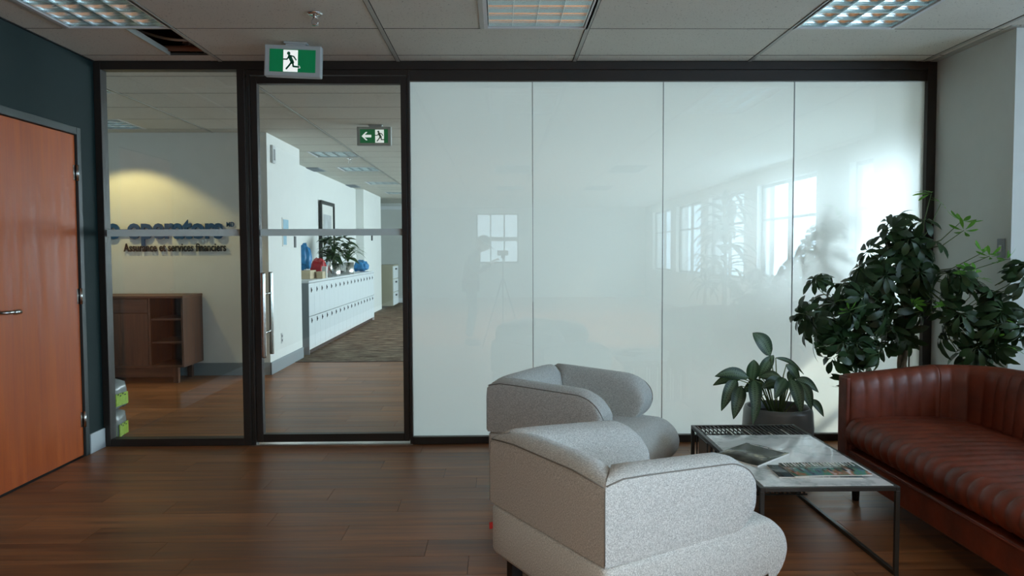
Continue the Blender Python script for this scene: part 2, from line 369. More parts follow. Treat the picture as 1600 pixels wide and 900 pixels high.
# ================================================================== FLOOR
floor = struct(box(XB, YB, -.12, XW, YE, -.012).build('floor', M['gap']), 'brown wood-look plank floor of the lounge and the hall behind the glass', 'floor')
PW, PL = .1968, 1.22
plank_me = {}
def plank(x0, x1, y0, y1, joined=None):
    g = .0012
    if joined is not None: joined.box(x0+g, y0+g, -.0115, x1-g, y1-g, 0); return
    L = round(x1-x0, 3); W_ = round(y1-y0, 3)
    if (L, W_) not in plank_me:
        plank_me[(L, W_)] = box(-L/2+g, -W_/2+g, -.0115, L/2-g, W_/2-g, 0).mesh('plank', M['floor'])
    ob('plank', plank_me[(L, W_)], floor, loc=((x0+x1)/2, (y0+y1)/2, 0))
random.seed(4)
rest = MB(); npl = 0
y = YB
rows = []
k = 0
y = 9.45-PW*math.ceil((9.45-YB)/PW)
while y < 9.449:
    y1 = y+PW; off = [0, .41, .82, .2, .61, 1.02][k % 6]; k += 1
    lo, hi = (XL, XW)
    if y > D: lo = XB
    x = lo-off
    while x < hi:
        a, b = max(x, lo), min(x+PL, hi)
        if b-a > .02:
            vis = y1 > 3.0 and b > -.70*y1-.1 and a < min(.71*y1+.1, XW) and (y1 < D+.05 or a < -.5)
            if vis and npl < 298: plank(a, b, y, y1); npl += 1
            else: plank(a, b, y, y1, rest)
        x += PL
    y = y1
o = rest.build('planking', M['floor'], floor); o['kind'] = 'stuff'
cp = struct(box(XB, 9.45, -.0115, XW, YE, .004).build('floor', M['carpet']), 'dark mottled grey-brown carpet of the office beyond the lockers', 'carpet')
struct(box(-2.55, 9.435, 0, XW, 9.455, .007).build('trim_1', M['black_metal']))

# ================================================================== WALLS
def wall(name, x0, y0, z0, x1, y1, z1, m, label=None): return struct(box(x0, y0, z0, x1, y1, z1).build(name, m), label, 'wall' if label else None)
DY0, DY1, DZ = 4.195, 5.092, 2.132   # orange door opening in the left wall
wl = MB(); wl.box(XL-.14, YB, 0, XL, DY0-.05, ZP); wl.box(XL-.14, DY1+.05, 0, XL, D+.06, ZP); wl.box(XL-.14, DY0-.05, DZ+.05, XL, DY1+.05, ZP)
struct(wl.build('wall_left', M['teal']), 'dark teal painted wall left of the glass partition', 'wall')
wall('wall_behind_door', XL-1.2, 3.6, 0, XL-1.1, 5.2, ZP, M['grey_wall'])
# right pier
pier = wall('wall_right', XR, YC, 0, XW+.02, 5.62, ZP, M['grey_wall'], 'pale grey pier wall right of the frosted glass behind the tree')
# back wall with window
bw = MB(); bx0, bx1, bz0, bz1 = -.69, .57, 1.03, 2.5
bw.box(XL-.14, YB-.2, 0, bx0, YB, ZP); bw.box(bx1, YB-.2, 0, XW+.2, YB, ZP); bw.box(bx0, YB-.2, 0, bx1, YB, bz0); bw.box(bx0, YB-.2, bz1, bx1, YB, ZP)
struct(bw.build('wall_back', M['grey_wall']))
# window wall
def window_wall(name, y0, y1, wins, z0, z1):
    m = MB(); y = y0
    for a, b in wins:
        m.box(XW, y, 0, XW+.22, a, ZP); m.box(XW, a, 0, XW+.22, b, z0); m.box(XW, a, z1, XW+.22, b, ZP); y = b
    m.box(XW, y, 0, XW+.22, y1, ZP); return struct(m.build(name, M['white_wall']))
window_wall('wall_window_side', YB-.2, 5.0, WIN_F, .85, 2.45)
window_wall('wall_window_side', 5.0, YE, WIN_B, .75, 2.45)
wn = 0
def window(y0, y1, z0, z1, n, idx, xx=XW):
    w = sempty('window_%d' % idx); g = MB(); t = .045
    for yy in [y0+(y1-y0-t)*i/n for i in range(n+1)]: g.box(xx+.08, yy, z0, xx+.14, yy+t, z1)
    g.box(xx+.08, y0, z0, xx+.14, y1, z0+t); g.box(xx+.08, y0, z1-t, xx+.14, y1, z1); g.box(xx+.08, y0, (z0+z1)/2+.2, xx+.14, y1, (z0+z1)/2+.24)
    g.build('window_frame', M['linen'], w); box(xx+.10, y0, z0, xx+.106, y1, z1).build('pane', M['glass'], w)
    box(xx-.04, y0-.03, z0-.03, xx+.2, y1+.03, z0).build('window_sill', M['white_plastic'], w)
idx = 2
for a, b in WIN_F: window(a, b, .85, 2.45, 2, idx); idx += 1
for a, b in WIN_B: window(a, b, .75, 2.45, 2, idx); idx += 1
w = sempty('window_%d' % idx); g = MB(); t = .04
for i in range(4): xx = bx0+(bx1-bx0-t)*i/3; g.box(xx, YB-.12, bz0, xx+t, YB-.06, bz1)
g.box(bx0, YB-.12, bz0, bx1, YB-.06, bz0+t); g.box(bx0, YB-.12, bz1-t, bx1, YB-.06, bz1); g.box(bx0, YB-.12, 1.68, bx1, YB-.06, 1.80)
g.build('window_frame', M['linen'], w); box(bx0, YB-.1, bz0, bx1, YB-.094, bz1).build('pane', M['glass'], w)

# walls beyond the glass
CW = -2.55
wb = MB(); wb.box(XB-.1, 8.47, 0, CW-.02, 8.6, ZP)
struct(wb.build('wall_far', M['white_wall']), 'pale wall with the blue lettering behind the sideboard', 'wall')
struct(box(CW-.6, 8.6, 0, CW-.0, 9.85, ZP).build('wall_far', M['white_wall']), 'white projecting wall block past the glass door', 'wall')
struct(box(CW-.02, 8.47, 0, CW, 8.6, ZP).build('trim_2', M['white_wall']))
struct(box(XB-.1, D+.06, 0, XB, 8.6, ZP).build('wall_far_left', M['white_wall']))
struct(box(XB-.1, D, 0, XL-.14, D+.08, ZP).build('wall_partition_left', M['white_wall']))
WX = -2.99
struct(box(WX-.2, 9.85, 0, WX, 16.0, ZP).build('wall_corridor', M['white_wall']), 'white office wall running behind the lockers', 'wall')
struct(box(WX-.2, 16.0, 0, -2.83, 18.3, ZP).build('wall_corridor', M['white_wall']), 'shallow white pier at the far end of the locker wall', 'wall')
struct(box(-5.3, 18.3, 0, WX-.0, 18.5, ZP).build('wall_corridor_return', M['white_wall']))
struct(box(-5.3, 18.5, 0, -5.2, YE, ZP).build('wall_corridor_end', M['white_wall']))
ew = sempty('wall_end', 'grey far end wall with white framed panel beyond the office', 'wall')
box(-5.3, YE, 0, XW+.2, YE+.1, ZP).build('wall_panel', M['grey_wall'], ew)
for a in (-3.40, 0.0, 3.0): box(a, YE-.05, 0, a+.18, YE, H).build('wall_post', M['locker'], ew)
for a, b in ((2.50, 2.60), (0, .12)): box(-3.4, YE-.045, a, XW, YE, b).build('wall_rail', M['locker'], ew)

# baseboards
def bb(name, x0, y0, x1, y1, h=.14, m='base_grey'): struct(box(x0, y0, 0, x1, y1, h).build(name, M[m], bevel=.003))
bb('baseboard_left', XL, DY1+.06, XL+.014, D-.002, .135, 'base_light')
bb('baseboard_left', XL, YB, XL+.014, DY0-.06, .135, 'base_light')
bb('baseboard_right', XR-.014, YC, XR, D-.002, .135, 'base_light')
bb('baseboard_right', XR, YC-.014, XW, YC, .135, 'base_light')
bb('baseboard_far', XB, 8.456, CW+.014, 8.47)
bb('baseboard_far', CW, 8.456, CW+.014, 9.85)
bb('baseboard_far', WX, 9.85, WX+.012, 10.09)

# ================================================================== CEILING
deck = struct(box(XB-.1, YB-.2, ZP, XW+.2, YE+.1, ZP+.1).build('ceiling', M['plenum']), 'suspended ceiling of grey mineral tiles in a metal grid', 'ceiling')
Y0 = 5.1858-.6096*40
lights = [(-2.536+.0, 4.5763-1.2192), (-.0838+.0, 4.5763-1.2192), (G0+2*T, 4.5763-1.2192)]
# light fixtures: (x0,y0,x1,y1)
LT = [(-2.5227, 3.3571, -1.9132, 4.5763), (-.0844, 3.3571, .5252, 4.5763), (1.7444, 3.3571, 2.354, 4.5763)]
LB = [(-4.3516, 7.6242, -3.742, 8.2338), (-3.742, 5.7954, -3.1324, 6.405), (-2.5227, 10.0626-.2288, -1.9132, 10.4434), ]
def rowy(k): return 5.1858+.6096*k
LB = [(-4.3516, rowy(4), -3.742, rowy(5)), (-3.742, rowy(1), -3.1324, rowy(2)),
      (-2.5227, rowy(8)-.19, -1.9132, rowy(8)+.42), (-2.5227, rowy(11), -1.9132, rowy(12)), (-2.5227, rowy(15), -1.9132, rowy(16)), (-2.5227, rowy(19), -1.9132, rowy(20)),
      (-.0844, rowy(11), .5252, rowy(12)), (-.0844, rowy(7), .5252, rowy(8)), (-.0844, rowy(3), .5252, rowy(4)), (2.354, rowy(3), 2.9636, rowy(4)), (2.354, rowy(9), 2.9636, rowy(10))]
LB[2] = (-2.5227, rowy(8)-.3048, -1.9132, rowy(8)+.3048)
LB[2] = (-2.5227, rowy(8), -1.9132, rowy(9))
BK = [(x, rowy(k), x+.6096, rowy(k+2)) for k in (-12, -18) for x in (-2.5227, -.0844, 1.7444)]
VT = [(-3.1324, rowy(11)+.02, -2.78, rowy(12)-.02), (-3.1324, rowy(16), -2.78, rowy(17))]
HOLE = (-2.185, 4.5763, -1.9132, 5.1858)
blocked = LT+LB+BK+[HOLE]
tile_me = {}
tj = MB(); ntile = 0
def tile(x0, y0, x1, y1, lo, hi, ylo, yhi):
    global ntile
    a, b = max(x0, lo), min(x1, hi); c, d = max(y0, ylo), min(y1, yhi)
    if b-a < .02 or d-c < .015: return
    g = .005; gx0 = .0165 if abs(((a-G0)/T)-round((a-G0)/T)) < .01 else g; gx1 = .0165 if abs(((b-G0)/T)-round((b-G0)/T)) < .01 else g
    a += gx0-g; b -= gx1-g
    vis = d > 3.9 and b > -.72*d-.1 and a < .70*d+.1 and (d < 5.4 or a < -.45)
    if not vis or ntile > 295: tj.box(a+g, c+g, H, b-g, d-g, H+.016); return
    key = (round(b-a, 3), round(d-c, 3))
    if key not in tile_me: tile_me[key] = edges(box(-key[0]/2+g, -key[1]/2+g, 0, key[0]/2-g, key[1]/2-g, .016).mesh('ceiling_tile', M['tile']))
    ob('ceiling_tile', tile_me[key], deck, loc=((a+b)/2, (c+d)/2, H)); ntile += 1
M['tile_edge'] = mat('tile_edge', (66, 64, 58), .95, var=.1)
def edges(me):
    me.materials.append(M['tile_edge'])
    for p in me.polygons:
        if abs(p.normal.z) < .5: p.material_index = 1
    return me
def over(r, x0, y0, x1, y1): return r[0] < x1-.01 and r[2] > x0+.01 and r[1] < y1-.01 and r[3] > y0+.01
tb = MB()
def zone(lo, hi, ylo, yhi):
    k0 = int((ylo-5.1858)/.6096)-2; k1 = int((yhi-5.1858)/.6096)+2
    i0 = int((lo-G0)/T)-2; i1 = int((hi-G0)/T)+2
    for k in range(k0, k1):
        for i in range(i0, i1):
            x0, x1, y0_, y1_ = G0+i*T, G0+(i+1)*T, rowy(k), rowy(k+1)
            if x1 < lo or x0 > hi or y1_ < ylo or y0_ > yhi: continue
            bl = [r for r in blocked if over(r, x0, y0_, x1, y1_)]
            if not bl: tile(x0, y0_, x1, y1_, lo, hi, ylo, yhi); continue
            xs = sorted({x0, x1, *[v for r in bl for v in (r[0], r[2]) if x0 < v < x1]})
            for p, q_ in zip(xs[:-1], xs[1:]):
                if q_-p > .01 and not any(over(r, p, y0_, q_, y1_) for r in bl): tile(p, y0_, q_, y1_, lo, hi, ylo, yhi)
    n = 0
    for i in range(i0, i1+1):
        x = G0+i*T
        if lo+.02 < x < hi-.02: box(x-.012, ylo, H-.004, x+.012, yhi, H-.0005).build('ceiling_tee', M['tbar'], deck)
zone(XL, XW, YB, D+.0)
zone(XB, XW, D+.08, YE)
o = tj.build('ceiling_tiling', M['tile'], deck); edges(o.data); o['kind'] = 'stuff'
for r in (LT[1], LT[0]):
    box(r[0]-.024, 3.3, H-.004, r[0]-.0005, 4.5763, H-.0005).build('ceiling_tee', M['tbar'], deck)
box(HOLE[0]-.012, HOLE[1], H-.004, HOLE[0], HOLE[3], H+.03).build('ceiling_tee', M['tbar'], deck, )
# wall angles round the lounge ceiling
struct(box(XR-.05, YC-.03, H-.006, XR, D, H-.0005).build('trim_3', M['tbar']))
struct(box(XR, YC-.04, H-.006, XW, YC, H-.0005).build('trim_3', M['tbar']))
struct(box(XL, 2.5, H-.006, XL+.014, D, H-.0005).build('trim_4', M['black_metal']))
# plenum contents seen through the missing tile
t = thing('conduit', 'ribbed flexible conduit sagging in the missing ceiling tile opening', 'conduit', (-2.10, 5.12, 2.79))
m = MB(); pts = []; rr = []
for i in range(121):
    u = i/120; pts.append((-.35+.75*u, .02*math.sin(u*3), -.03+.25*(u-.5)**2*1.6)); rr.append(.011 if i % 2 else .0075)
m.tube(pts, rr, 8).build('hose', M['base_light'], t, True)
tag(MB().tube([(-2.75, 5.16, 2.712), (-1.2, 5.16, 2.712)], .02, 12).build('pipe', M['pipe'], None, True), 'brown pipe crossing the missing ceiling tile nearest the partition', 'pipe')
tag(MB().tube([(-2.75, 5.60, 2.93), (-1.2, 5.60, 2.93)], .03, 12).build('pipe', M['pipe'], None, True), 'brown pipe across the missing tile beside the louvred light', 'pipe')
bmn = bmesh.new(); bmesh.ops.create_icosphere(bmn, subdivisions=4, radius=1)
for v in bmn.verts:
    n = noise.noise(v.co*3.5)*.25+noise.noise(v.co*9)*.22; v.co = Vector((v.co.x*.10, v.co.y*.20, v.co.z*.09))*(1+n)
me = bpy.data.meshes.new('insulation'); bmn.to_mesh(me); bmn.free(); me.materials.append(mat('speckled_insulation', (150, 140, 146), .9, var=.75, nscale=60, bump=1, bscale=90))
o = ob('insulation', me, None, loc=(-2.03, 5.36, 2.80)); tag(o, 'clump of speckled grey insulation in the missing ceiling tile', 'insulation')

# louvre light fixtures
def fixture(r, label, nx, ny, group=None):
    x0, y0, x1, y1 = r; cx, cy = (x0+x1)/2, (y0+y1)/2; w, l = x1-x0, y1-y0
    t = thing('ceiling_light', label, 'ceiling light', (cx, cy, H), 0, group)
    f = MB(); b = .022
    f.box(-w/2, -l/2, -.004, w/2, -l/2+b, .012); f.box(-w/2, l/2-b, -.004, w/2, l/2, .012)
    f.box(-w/2, -l/2+b, -.004, -w/2+b, l/2-b, .012); f.box(w/2-b, -l/2+b, -.004, w/2, l/2-b, .012)
    f.build('frame', M['white_plastic'], t)
    h = MB(); h.box(-w/2, -l/2, .12, w/2, l/2, .125)
    for a in (-w/2, w/2-.003): h.box(a, -l/2, .012, a+.003, l/2, .12)
    for a in (-l/2, l/2-.003): h.box(-w/2, a, .012, w/2, a+.003, .12)
    h.build('housing', M['louvre'], t)
    iw, il = w-2*b-.014, l-2*b-.014
    def blade(L, horizontal, p):   # parabolic V blade, top wide, bottom thin
        prof = []; n = 5
        for i in range(n+1):
            z = .004+.052*i/n; prof.append((.0012+.013*(i/n)**2, z))
        sec = [(-a, z) for a, z in prof]+[(a, z) for a, z in reversed(prof)]
        rings = []
        for s in (-L/2, L/2): rings.append([((s, p+a, z) if horizontal else (p+a, s, z)) for a, z in sec])
        return MB().rings(rings)
    for i in range(1, nx): o = blade(il, False, -iw/2+iw*i/nx).build('louvre', M['louvre'], t)
    for i in range(1, ny): o = blade(iw, True, -il/2+il*i/ny).build('louvre', M['louvre'], t)
    e = blade(il, False, -iw/2).build('louvre', M['louvre'], t); blade(il, False, iw/2).build('louvre', M['louvre'], t)
    for i in (0, ny): blade(iw, True, -il/2+il*i/ny).build('louvre', M['louvre'], t)
    for px in ((-w/4, 0, w/4) if nx > 3 else (0,)):
        MB().tube([(px, -l/2+.03, .09), (px, l/2-.03, .09)], .016, 10).build('lamp_tube', M['tube'], t, True)
    return t
fixture(LT[0], 'unlit louvred ceiling light at the top left beside the missing tile', 4, 9)
fixture(LT[1], 'unlit louvred ceiling light above the middle of the lounge', 4, 9)
fixture(LT[2], 'unlit louvred ceiling light at the top right over the sofa', 4, 9)
fixture(LB[0], 'louvred light in the ceiling before the lettered wall', 4, 4)
fixture(LB[1], 'louvred light just behind the top left corner of the fixed glass', 4, 4)
fixture(LB[2], 'nearest square louvred light seen through the glass door', 4, 4)
fixture(LB[3], 'second square louvred light down the corridor over the lockers', 4, 4)
fixture(LB[4], 'third square louvred light down the corridor', 4, 4)
fixture(LB[5], 'farthest square louvred light down the corridor', 4, 4)
gq = 'louvred lights hidden behind the frosted glass'
for r, w_ in zip(LB[6:], ('farthest in the middle row', 'second in the middle row', 'nearest in the middle row', 'near the window side', 'farther on the window side')): fixture(r, 'louvred ceiling light behind the frosted glass, '+w_, 3, 3, gq)
for r, w_ in zip(BK, [a+' '+b for a in ('nearer', 'farther') for b in ('left', 'middle', 'right')]): fixture(r, w_+' louvred ceiling light added for fill behind the viewer', 3, 5, 'added fill fixtures behind the viewer')
for r, lb in zip(VT, ('grey air grille in the corridor ceiling, nearer one', 'grey air grille in the corridor ceiling, farther one')):
    t = thing('air_grille', lb, 'vent', ((r[0]+r[2])/2, (r[1]+r[3])/2, H-.001)); w, l = r[2]-r[0]-.03, r[3]-r[1]-.03
    box(-w/2, -l/2, -.006, w/2, l/2, 0).build('frame', M['base_grey'], t)
    for i in range(9):
        yy = -l/2+.03+(l-.06)*i/8; box(-w/2+.02, yy-.012, -.012, w/2-.02, yy+.012, -.006).build('slat', M['base_grey'], t)
def sprinkler(x, y, label):
    t = thing('sprinkler', label, 'sprinkler', (x, y, H-.001))
    MB().lathe([(0, 0), (.042, 0), (.044, -.006), (.03, -.012), (0, -.012)], seg=20).build('escutcheon', M['chrome'], t, True)
    MB().lathe([(0, -.01), (.012, -.012), (.010, -.03), (0, -.032)], seg=12).build('body', M['chrome'], t, True)
    for s in (-1, 1): MB().tube([(s*.008, 0, -.028), (s*.019, 0, -.042), (s*.014, 0, -.06), (0, 0, -.066)], .003, 6).build('arm', M['chrome'], t, True)
    MB().lathe([(0, -.064), (.019, -.064), (.019, -.067), (0, -.067)], seg=16).build('deflector', M['chrome'], t, True)
sprinkler(-1.01, 4.281, 'chrome sprinkler head on the lounge ceiling above the exit sign')
sprinkler(-2.206+.12, 10.761, 'chrome sprinkler head on the corridor ceiling beyond the door')

# ================================================================== GLAZED PARTITION
zs = .052
part = sempty('window_1', 'dark bronze framed glass partition with clear and frosted panes', 'window')
def fb(name, x0, z0, x1, z1, d0=0, d1=.085, m='dark_alu', b=.003): return box(x0, D+d0, z0, x1, D+d1, z1).build(name, M[m], part, bevel=b)
fb('frame_post', XL, 0, -2.735, H-.001)
fb('frame_post', -1.806, 0, -1.752, 2.62)
fb('frame_post', -1.742, 0, -1.722, 2.62, .012, .075)
fb('frame_post', 3.000, 0, XR, H-.001, 0, .085)
fb('frame_rail', -2.735, 2.617, 3.0, H-.001)
fb('frame_rail', -.622, 2.540, 3.0, 2.617, .008, .078)
fb('frame_rail', -1.752, 2.582, -.622, 2.617, .006, .08)
fb('frame_post', -.668+.03, 0, -.622+.004, 2.582, .004, .082)
fb('frame_rail', -2.735, 0, -1.806, zs)
fb('frame_rail', -.618, 0, 3.0, zs)
box(-2.735, D+.03, zs, -1.806, D+.04, 2.617).build('glass_pane', M['glass'], part)
box(-2.735, D+.0285, 1.474, -1.806, D+.0298, 1.522).build('frosted_strip', M['strip'], part)
fx = [-.618, .235, 1.152, 2.075, 3.0]
for i in range(4):
    a = fx[i]+(.002 if i else 0); b = fx[i+1]-(.002 if i < 3 else 0)
    p = box(a, D+.030, zs, b, D+.040, 2.54).build('glass_pane', M['glass'], part)
    fm = MB(); fm.v = [(a+.001, D+.0406, zs), (b-.001, D+.0406, zs), (b-.001, D+.0406, 2.54), (a+.001, D+.0406, 2.54)]; fm.f = [(0, 1, 2, 3)]; fm.build('frosted_film', M['film'], p)
for i in (1, 2, 3): box(fx[i]-.0016, D+.028, zs, fx[i]+.0016, D+.042, 2.54).build('silicone_joint', M['base_grey'], part)

# glass door
door = sempty('door_1', 'dark framed glass door with a long steel pull handle', 'door')
def db(name, x0, z0, x1, z1, d0=.012, d1=.068, m='dark_alu'): return box(x0, D+d0, z0, x1, D+d1, z1).build(name, M[m], door, bevel=.003)
db('door_stile', -1.716, .02, -1.672, 2.575); db('door_stile', -.682, .02, -.642, 2.575)
db('door_rail', -1.672, 2.523, -.682, 2.575); db('door_rail', -1.672, .02, -.682, .076)
box(-1.672, D+.035, .076, -.682, D+.045, 2.523).build('glass_pane', M['glass'], door)
box(-1.672, D+.0335, 1.474, -.682, D+.0348, 1.522).build('frosted_strip', M['strip'], door)
for s, x, y0 in ((-1, -1.632, D-.062), (1, -1.640, D+.142)):
    h = MB().tube([(x, y0, .63), (x, y0, .64), (x, y0, 1.21), (x, y0, 1.22)], [.014, .016, .016, .014], 14).build('pull_handle', M['steel'], door, True)
    for z in (.80, 1.07): MB().tube([(x, y0, z), (x, D+.04, z)], .008, 10).build('standoff', M['steel'], h, True)
struct(box(-1.75, D-.01, 0, -.62, D+.09, .006).build('trim_5', M['steel']))

# orange door in the left wall
od = sempty('door_2', 'orange wood veneer door with a steel lever in the teal wall', 'door')
leaf = box(XL-.048, DY0, .012, XL-.004, DY1, DZ).build('door_leaf', M['orange_door'], od, bevel=.002)
fr = 'door_frame'
box(XL-.12, DY1+.003, 0, XL+.012, DY1+.05, DZ+.052).build(fr, M['door_frame'], od, bevel=.003)
box(XL-.12, DY0-.05, 0, XL+.012, DY0-.003, DZ+.052).build(fr, M['door_frame'], od, bevel=.003)
box(XL-.12, DY0-.003, DZ+.004, XL+.012, DY1+.003, DZ+.052).build(fr, M['door_frame'], od, bevel=.003)
for z in (1.886, 1.073, .252):
    hg = MB(); hg.tube([(XL+.010, DY1+.002, z-.052), (XL+.010, DY1+.002, z+.052)], .008, 12); hg.build('hinge', M['steel'], od, True)
    box(XL-.0035, DY1-.028, z-.05, XL-.001, DY1, z+.05).build('hinge_leaf', M['steel'], od)
ly = 4.175
m = MB(); m.rings([[(XL+.0+dx, DY0+.045+r_*math.cos(2*PI*j/20), 1.04+r_*math.sin(2*PI*j/20)) for j in range(20)] for dx, r_ in ((-.004, .034), (.004, .034), (.008, .028))])
ro = m.build('handle_rose', M['chrome'], od, True)
MB().tube([(XL+.004, DY0+.045, 1.03), (XL+.05, DY0+.045, 1.03), (XL+.062, DY0+.055, 1.03), (XL+.064, DY0+.09, 1.03), (XL+.062, DY0+.125, 1.028)], [.011, .011, .012, .011, .010], 12).build('lever_handle', M['steel'], od, True)
MB().tube([(XL+.062, DY0+.115, 1.028), (XL+.061, DY0+.165, 1.028)], .0155, 14).build('lever_grip', M['chrome'], od, True)

# ================================================================== EXIT SIGNS
def exit_sign(label, loc, roll, arrow):
    t = thing('exit_sign', label, 'exit sign', loc); t.rotation_euler = (0, roll, 0)
    w, h, d = .354, .195, .055
    # origin at ceiling; body top at -.02
    zt = -.022
    box(-.06, -.02, -.012, .085, .05, 0).build('ceiling_plate', M['sign_grey'], t, bevel=.004)
    box(-.05, -.01, zt, .075, .04, -.012).build('canopy', M['sign_grey'], t, bevel=.002)
    box(-w/2, -.02, zt-h, w/2, -.02+d, zt).build('housing', M['sign_grey'], t, bevel=.008, segs=3)
    cz = zt-h/2
    gw, gh = .286, .140
    box(-gw/2, -.0215, cz-gh/2, gw/2, -.0205, cz+gh/2).build('green_panel', M['sign_green'], t)
    def P(lx, lz): return (lx, lz)
    sx = -.012 if not arrow else .058
    wp = box(sx-.045, -.0227, cz-.068, sx+.045, -.0216, cz+.066).build('white_panel', M['sign_white'], t)
    def stroke(pts, r):
        m = MB()
        for (a, b), (c, d_) in zip(pts[:-1], pts[1:]):
            L = math.hypot(c-a, d_-b); ang = math.atan2(d_-b, c-a)
            mx = Matrix.Translation((a+sx, -.0236, b+cz)) @ Matrix.Rotation(-ang, 4, 'Y')
            m.box(0, 0, -r, L, .0008, r, mx)
        for (a, b) in pts:
            m.rings([[(a+sx+r*math.cos(2*PI*j/12), yy, b+cz+r*math.sin(2*PI*j/12)) for j in range(12)] for yy in (-.0236, -.0228)])
        return m
    # exit figure in panel coordinates
    m = MB(); m.rings([[(sx-.012+.0105*math.cos(2*PI*j/20), yy, cz+.045+.0105*math.sin(2*PI*j/20)) for j in range(20)] for yy in (-.0236, -.0228)]); m.build('figure_head', M['sign_figure'], t)
    stroke([(-.006, .026), (.012, -.010)], .011).build('figure_torso', M['sign_figure'], t)
    stroke([(-.010, .026), (-.022, .008), (-.042, .008)], .0042).build('figure_arm', M['sign_figure'], t)
    stroke([(.002, .030), (.020, .026), (.034, .006)], .0042).build('figure_arm', M['sign_figure'], t)
    stroke([(.004, -.012), (-.008, -.030), (-.025, -.050)], .0055).build('figure_leg', M['sign_figure'], t)
    stroke([(.014, -.010), (.018, -.035), (.052, -.037)], .0055).build('figure_leg', M['sign_figure'], t)
    if arrow:
        m = MB(); ax = -.075
        poly = [(-.052, 0), (-.008, .042), (.010, .042), (-.020, .013), (.048, .013), (.048, -.013), (-.020, -.013), (.010, -.042), (-.008, -.042)]
        m.rings([[(ax+a, yy, cz+b) for a, b in poly] for yy in (-.0232, -.0216)]); m.build('arrow', M['sign_white'], t)
    else:
        m = MB(); m.rings([[(sx+a, yy, cz+b) for a, b in ((.045, -.030), (.057, -.030), (.062, -.044), (.045, -.044))] for yy in (-.0226, -.0216)]); m.build('panel_notch', M['sign_white'], t)
    return t
exit_sign('green running figure exit sign hung crooked before the partition header', (-1.283, 4.87, H-.001), R(2.3), False)
exit_sign('smaller green exit sign with a left arrow seen through the glass door', (-1.289, 7.97, H-.001), 0, True)

# ================================================================== WALL LETTERING
def lettering(name, text, size, off, ext, m, loc, parent, width, space=1.0, shear=0):
    cu = bpy.data.curves.new('t', 'FONT'); cu.body = text; cu.size = size; cu.offset = off; cu.extrude = ext; cu.shear = shear; cu.space_character = space; cu.resolution_u = 3
    to = bpy.data.objects.new('t', cu); C.objects.link(to); bpy.context.view_layer.update(); kx = 1
    me = bpy.data.meshes.new_from_object(to.evaluated_get(bpy.context.evaluated_depsgraph_get())); bpy.data.objects.remove(to)
    bm = bmesh.new(); bm.from_mesh(me); bmesh.ops.remove_doubles(bm, verts=bm.verts, dist=1e-5); bm.verts.ensure_lookup_table()
    xa = min(v.co.x for v in bm.verts); xb = max(v.co.x for v in bm.verts)
    for v in bm.verts: v.co.x = (v.co.x-xa)*width/(xb-xa)
    seen = set(); isl = []
    for v in bm.verts:
        if v.index in seen: continue
        st = [v]; seen.add(v.index); grp = []
        while st:
            a = st.pop(); grp.append(a)
            for e in a.link_edges:
                b = e.other_vert(a)
                if b.index not in seen: seen.add(b.index); st.append(b)
        isl.append((min(a.co.x for a in grp), max(a.co.x for a in grp), {a.index for a in grp}))
    isl.sort(key=lambda q: q[0]); mg = []
    for a, b, s_ in isl:
        if mg and (min(b, mg[-1][1])-a) > .6*min(b-a, mg[-1][1]-mg[-1][0]): mg[-1][1] = max(b, mg[-1][1]); mg[-1][2] |= s_
        else: mg.append([a, b, set(s_)])
    for a, b, s_ in mg:
        ids = sorted(s_); mp = {i: k for k, i in enumerate(ids)}
        vs = [(bm.verts[i].co.x+loc[0], loc[1]-bm.verts[i].co.z, bm.verts[i].co.y+loc[2]) for i in ids]
        fs = [tuple(mp[v.index] for v in f.verts) for f in bm.faces if f.verts[0].index in s_]
        me2 = bpy.data.meshes.new('letter'); me2.from_pydata(vs, [], fs); me2.materials.append(m); ob('letter', me2, parent)
    x1 = max(q[1] for q in mg); bm.free(); return x1
ws = thing('wall_lettering', 'raised blue lettering co-operators with a black line below on the pale wall', 'sign', (-4.6, 8.47, 1.5))
lettering('a', 'co-operators', .335, .0085, .012, M['blue_text'], (.19, -.030, .022), ws, 1.375, .96)
lettering('b', 'MD', .075, .001, .004, M['blue_text'], (1.60, -.012, .145), ws, .085)
lettering('c', 'Assurance et services financiers', .124, .0022, .008, M['black_text'], (.478, -.022, -.122), ws, 1.115, 1.06)

# ================================================================== SIDEBOARD
sb = thing('sideboard', 'walnut sideboard with open shelves under the blue wall lettering', 'sideboard', (-4.10, 8.19, 0))
hx, dy = .82, .26; zb, zt = .19, .915
for x in (-hx, .46, hx-.022): box(x, -dy, zb, x+.022, dy, zt-.025).build('side_panel', M['walnut'], sb, bevel=.002)
box(-hx-.004, -dy-.006, zt-.025, hx+.004, dy, zt).build('top', M['walnut_x'], sb, bevel=.003)
box(-hx, -dy, zb-.02, hx, dy, zb+.002).build('bottom', M['walnut_x'], sb, bevel=.002)
box(-hx+.02, dy-.012, zb, hx-.02, dy-.002, zt-.026).build('back_panel', M['walnut'], sb)
for z in (.42, .66): box(.484, -dy+.02, z, hx-.024, dy-.014, z+.02).build('shelf', M['walnut_x'], sb)
d_ = box(-.16, -dy-.001, zt-.175, .456, -dy+.018, zt-.030).build('drawer', M['walnut_x'], sb, bevel=.002)
box(-hx+.004, -dy-.001, zt-.175, -.164, -dy+.018, zt-.030).build('drawer', M['walnut_x'], sb, bevel=.002)
for a, b in ((-hx+.004, -.164), (-.16, .456)): box(a, -dy-.001, zb+.004, b, -dy+.018, zt-.18).build('door', M['walnut'], sb, bevel=.002)
for a in (-hx+.06, hx-.14):
    for b in (-dy+.06, dy-.10): box(a, b, 0, a+.05, b+.05, zb-.02).build('leg', M['walnut'], sb)
box(-hx+.1, -dy+.07, .06, hx-.14, -dy+.09, zb-.02).build('apron', M['walnut_x'], sb)

